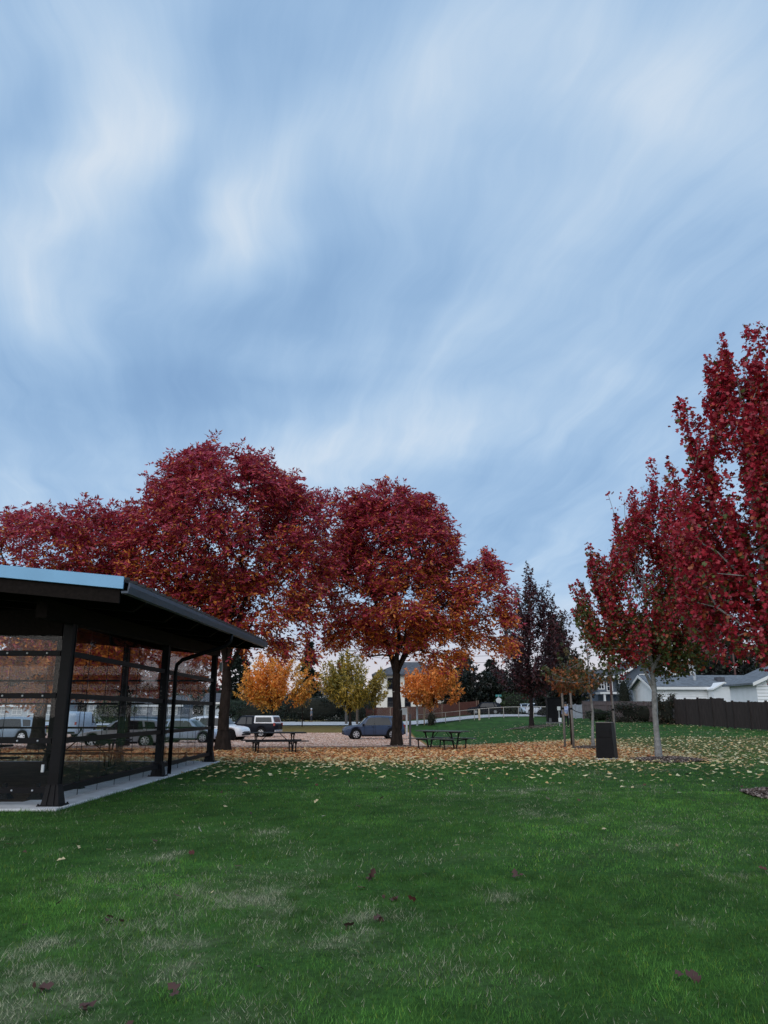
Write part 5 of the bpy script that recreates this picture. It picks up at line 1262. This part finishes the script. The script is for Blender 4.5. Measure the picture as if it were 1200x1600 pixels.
    for sg in (1, -1):
        xh = xf-.14*Lc/4.5; zh = interp_st(S, xh, 2)-.06; yh = side_y(xh, zh)
        MB().hexa([(xh-.20, sg*(side_y(xh-.2, zh)-.03), zh-.03), (xf-.04, sg*yh*.66, zh-.09), (xf-.02, sg*yh*.60, zh-.09), (xh-.20, sg*(side_y(xh-.2, zh)+.006), zh-.03)],
                  [(xh-.22, sg*(side_y(xh-.2, zh)-.03), zh+.07), (xf-.06, sg*yh*.66, zh+.03), (xf-.03, sg*yh*.60, zh+.03), (xh-.22, sg*(side_y(xh-.2, zh)+.006), zh+.07)]).build('headlight', lamp_w, t)
        zt_ = interp_st(S, xr_+.08, 2)
        MB().box(xr_-.015, xr_+.13, sg*side_y(xr_+.06, zt_)-.13*(sg > 0)-.012*(sg < 0), sg*side_y(xr_+.06, zt_)+.012*(sg > 0)+.13*(sg < 0), zt_-.12, zt_+.12).build('tail_light', lamp_r, t, bevel=.01)
        xm = ws[1]*Lc-.12
        MB().hexa([(xm-.10, sg*(hw_-.02), belt(xm)-.02), (xm+.06, sg*(hw_-.02), belt(xm)-.02), (xm+.03, sg*(hw_+.19), belt(xm)), (xm-.10, sg*(hw_+.19), belt(xm))],
                  [(xm-.10, sg*(hw_-.02), belt(xm)+.10), (xm+.04, sg*(hw_-.02), belt(xm)+.10), (xm+.01, sg*(hw_+.19), belt(xm)+.13), (xm-.10, sg*(hw_+.19), belt(xm)+.13)]).build('mirror', blackplastic, t, bevel=.01)
        for w4 in win:
            xx = (w4[0]*Lc)+.10; zz = belt(xx)-.13
            MB().box(xx, xx+.17, sg*(side_y(xx+.1, zz)+.002)-.012, sg*(side_y(xx+.1, zz)+.002)+.022, zz, zz+.03).build('door_handle', trim, t, bevel=.004)
            for xv in (w4[0]*Lc-.01, w4[1]*Lc+.01):
                z0, z1 = interp_st(S, xv, 1)+.12, interp_st(S, xv, 2)
                MB().box(xv-.006, xv+.006, sg*side_y(xv, z0)-.006, sg*side_y(xv, z0)+.006, z0, z1).build('door_seam', blackplastic, t)
        x0, x1 = ax[1]+ar, ax[0]-ar; zl = interp_st(S, 0, 1)
        MB().box(x0, x1, sg*(hw_*.93)-.06, sg*(hw_*.93)+.06, zl-.03, zl+.09).build('sill', trim, t, bevel=.01)
    zg = interp_st(S, xf-.02, 2)
    MB().box(xf-.05, xf+.012, -hw_*.55, hw_*.55, zg-.16*sc, zg-.01).build('grille', blackplastic, t, bevel=.01)
    MB().box(xf-.10, xf+.015, -hw_*.76, hw_*.76, interp_st(S, xf, 1)-.06, interp_st(S, xf, 1)+.05).build('bumper', trim, t, bevel=.02)
    MB().box(xr_-.05, xr_+.10, -hw_*.86, hw_*.86, interp_st(S, xr_, 1)-.06, interp_st(S, xr_, 1)+.10).build('bumper', canopy and rim_m or trim, t, bevel=.02)
    if canopy:
        x0, x1 = -.488*Lc, -.158*Lc; zb = 1.10*sc+.012; w0, w1 = hw_*.93, hw_*.80; zt_ = Hc-.01
        MB().hexa([(x0, -w0, zb), (x1, -w0, zb), (x1, w0, zb), (x0, w0, zb)], [(x0+.22, -w1, zt_), (x1, -w1, zt_), (x1, w1, zt_), (x0+.22, w1, zt_)]).build('canopy', canopy, t, bevel=.04)
        for sg in (1, -1):
            V2 = []
            for (xx, g2) in ((x0+.20, .16), (x1-.14, .16), (x1-.14, .80), (x0+.32, .80)):
                V2.append((xx, sg*(w0+(w1-w0)*g2+.008), zb+(zt_-zb)*g2))
            V3 = [(p[0], p[1]-sg*.03, p[2]) for p in V2]
            MB().hexa(V2, V3).build('canopy_window', carglass, t)
        MB().hexa([(x0+.03, -w0*.8, zb+.12), (x0+.03, w0*.8, zb+.12), (x0+.06, w0*.8, zb+.12), (x0+.06, -w0*.8, zb+.12)], [(x0+.165, -w1*.85, zt_-.10), (x0+.165, w1*.85, zt_-.10), (x0+.2, w1*.85, zt_-.10), (x0+.2, -w1*.85, zt_-.10)]).build('canopy_rear_window', carglass, t)
    return t
def paint(name, c, r=.25): return mat(name, c, r, .05, 2, spec=.05 if max(c) < .1 else .3, coat=0 if max(c) < .1 else .18)
G = 'cars parked in the gravel lot'
q = ground_pt(583, 60); car('parked_car', 'blue grey SUV parked partly behind the round crimson tree trunk', 'car', (q[0], q[1], q[2]+.035), R(180+9), paint('blue_grey_paint', (.036, .058, .11)), 'suv', 4.55, 1.85, 1.68, .36, group=G)
q = ground_pt(387, 69); car('parked_pickup', 'dark pickup truck with a white canopy over its bed', 'pickup truck', (q[0], q[1], q[2]+.035), R(180-14), paint('near_black_paint', (.012, .014, .02)), 'pickup', 5.6, 1.95, 1.78, .38, canopy=paint('white_canopy', (.75, .77, .8)), group=G)
q = ground_pt(340, 57.5); car('parked_car', 'white SUV with dark wheels nosing out from behind the trunk beside the shelter corner', 'car', (q[0], q[1], q[2]+.035), R(-14), paint('white_paint', (.72, .75, .79)), 'suv', 4.4, 1.82, 1.66, .36, group=G, rimm=blackplastic)
q = ground_pt(294, 52); car('parked_car', 'silver blue hatchback with its nose at the far shelter post', 'car', (q[0], q[1], q[2]+.035), R(-10), paint('silver_blue_paint', (.33, .40, .50)), 'wagon', 4.3, 1.78, 1.48, .33, group=G)
q = ground_pt(192, 44.8); car('parked_car', 'silver wagon facing left behind the shelter side panels', 'car', (q[0], q[1], q[2]+.035), R(180+4), paint('silver_paint', (.52, .55, .58)), 'wagon', 4.75, 1.8, 1.5, .34, group=G)
q = ground_pt(208, 60); car('parked_car', 'dark blue car in the second row behind the silver wagon', 'car', (q[0], q[1], q[2]+.035), R(180), paint('navy_paint', (.04, .06, .09)), 'suv', 4.5, 1.82, 1.62, .35, group=G)
q = ground_pt(118, 68); car('parked_van', 'pale blue white van behind the front shelter post', 'van', (q[0], q[1], q[2]+.035), R(90), paint('pale_van_paint', (.34, .43, .52)), 'van', 5.0, 1.95, 2.1, .34, group=G)
q = ground_pt(12, 54); car('parked_car', 'blue grey hatchback furthest left seen through the front panels', 'car', (q[0], q[1], q[2]+.035), R(180), paint('slate_blue_paint', (.20, .27, .34)), 'suv', 4.4, 1.8, 1.6, .34, group=G)
G2 = 'cars parked along the far street'
q = ground_pt(757, 108); car('parked_car', 'dark car on the far street left of the stop sign post', 'car', (q[0], q[1], q[2]+.03), R(185), paint('near_black_paint', (.02, .02, .025)), 'suv', 4.5, 1.85, 1.62, .34, group=G2)
q = ground_pt(821, 111); car('parked_car', 'pale blue car on the far street left of the purple red tree trunk', 'car', (q[0], q[1], q[2]+.03), R(-86), paint('pale_blue_paint', (.45, .54, .66)), 'wagon', 4.3, 1.75, 1.45, .32, group=G2)
q = ground_pt(846, 100); car('parked_car', 'white car on the far street between tree trunk and black cabinet', 'car', (q[0], q[1], q[2]+.03), R(-62), paint('white_paint', (.72, .75, .79)), 'wagon', 4.3, 1.75, 1.5, .32, group=G2)

# ------------------------------------------------------------------ people
def skin_mesh(name, joints, edges, m_, parent, sub=1):
    me = bpy.data.meshes.new(name); me.from_pydata([j[:3] for j in joints], edges, []); me.materials.append(m_)
    o = link(bpy.data.objects.new(name, me)); o.parent = parent
    md = o.modifiers.new('skin', 'SKIN'); md.use_smooth_shade = True
    for i, j in enumerate(joints):
        me.skin_vertices[0].data[i].radius = (j[3], j[4] if len(j) > 4 else j[3])
    me.skin_vertices[0].data[0].use_root = True
    s_ = o.modifiers.new('subsurf', 'SUBSURF'); s_.levels = sub; s_.render_levels = sub
    return o
skinm = mat('skin_tone', (.42, .27, .20), .6, .1)
def person(label, loc, rz, jacket, trousers, hat, stride=.12, hat_kind='hair', long_coat=False):
    t = thing('person', label, 'person', loc, rz)
    s = stride
    body = [(0, 0, .95, .13, .10), (0, 0, 1.15, .12, .10), (0, 0, 1.36, .15, .10), (0, .01, 1.47, .06), (0, .02, 1.54, .075, .08), (0, .02, 1.64, .088, .10), (0, .01, 1.72, .06, .07),
            (.17, 0, 1.40, .05), (.22, .02, 1.14, .042), (.23, .10, .90, .032), (.23, .13, .82, .035), (-.17, 0, 1.40, .05), (-.22, -.02, 1.14, .042), (-.23, .04, .90, .032), (-.23, .06, .82, .035),
            (.09, s*.3, .85, .09), (.10, s*.9, .48, .06), (.10, s*.7, .09, .04), (.10, s*.7+.13, .04, .035), (-.09, -s*.3, .85, .09), (-.10, -s*.5, .48, .06), (-.10, -s*1.4, .10, .04), (-.10, -s*1.4+.13, .04, .035)]
    E_ = [(0, 1), (1, 2), (2, 3), (3, 4), (4, 5), (5, 6), (2, 7), (7, 8), (8, 9), (9, 10), (2, 11), (11, 12), (12, 13), (13, 14), (0, 15), (15, 16), (16, 17), (17, 18), (0, 19), (19, 20), (20, 21), (21, 22)]
    skin_mesh('body', body, E_, skinm, t)
    g = .018
    J = [(0, 0, .86 if not long_coat else .66, .19, .15), (0, 0, 1.12, .165, .135), (0, 0, 1.34, .175, .125), (0, .01, 1.47, .075), (.18, 0, 1.405, .07), (.225, .02, 1.14, .06), (.235, .10, .92, .05), (-.18, 0, 1.405, .07), (-.225, -.02, 1.14, .06), (-.235, .04, .92, .05)]
    skin_mesh('jacket', J, [(0, 1), (1, 2), (2, 3), (2, 4), (4, 5), (5, 6), (2, 7), (7, 8), (8, 9)], jacket, t)
    T_ = [(0, 0, .93, .155, .125), (.09, s*.3, .82, .10), (.10, s*.9, .48, .08), (.10, s*.7, .12, .062), (-.09, -s*.3, .82, .10), (-.10, -s*.5, .48, .08), (-.10, -s*1.4, .13, .062)]
    skin_mesh('trousers', T_, [(0, 1), (1, 2), (2, 3), (0, 4), (4, 5), (5, 6)], trousers, t)
    for (x, y) in ((.10, s*.7), (-.10, -s*1.4)):
        MB().ball((x, y+.05, .045), .06, 8, 6, (.8, 2.1, .75)).build('shoe', blackplastic, t, smooth=True)
    hp = MB().ball((0, .005, 1.675), .108, 12, 8, (1, 1.12, .92)); hp.build(hat_kind, hat, t, smooth=True)
    MB().ball((0, .125, 1.60), .02, 6, 4).build('nose', skinm, t, smooth=True)
    return t
q = ground_pt(495.5, 112); person('person in a grey coat and pale hat walking past the dark hedge', (q[0], 103.0, g1(q[0], 103)), R(75), mat('grey_coat', (.17, .19, .23), .9, .15), mat('dark_trousers', (.025, .026, .032), .9), mat('pale_hat', (.62, .64, .68), .9), hat_kind='hat', long_coat=True)
q = ground_pt(885.5, 56); person('person in a blue and white patterned jacket behind the tree stakes', q, R(160), mat('blue_white_jacket', (.55, .62, .75), .8, .1, 9, col2=(.03, .07, .30)), mat('black_trousers', (.015, .016, .02), .9), mat('dark_cap', (.03, .03, .035), .8), hat_kind='cap')
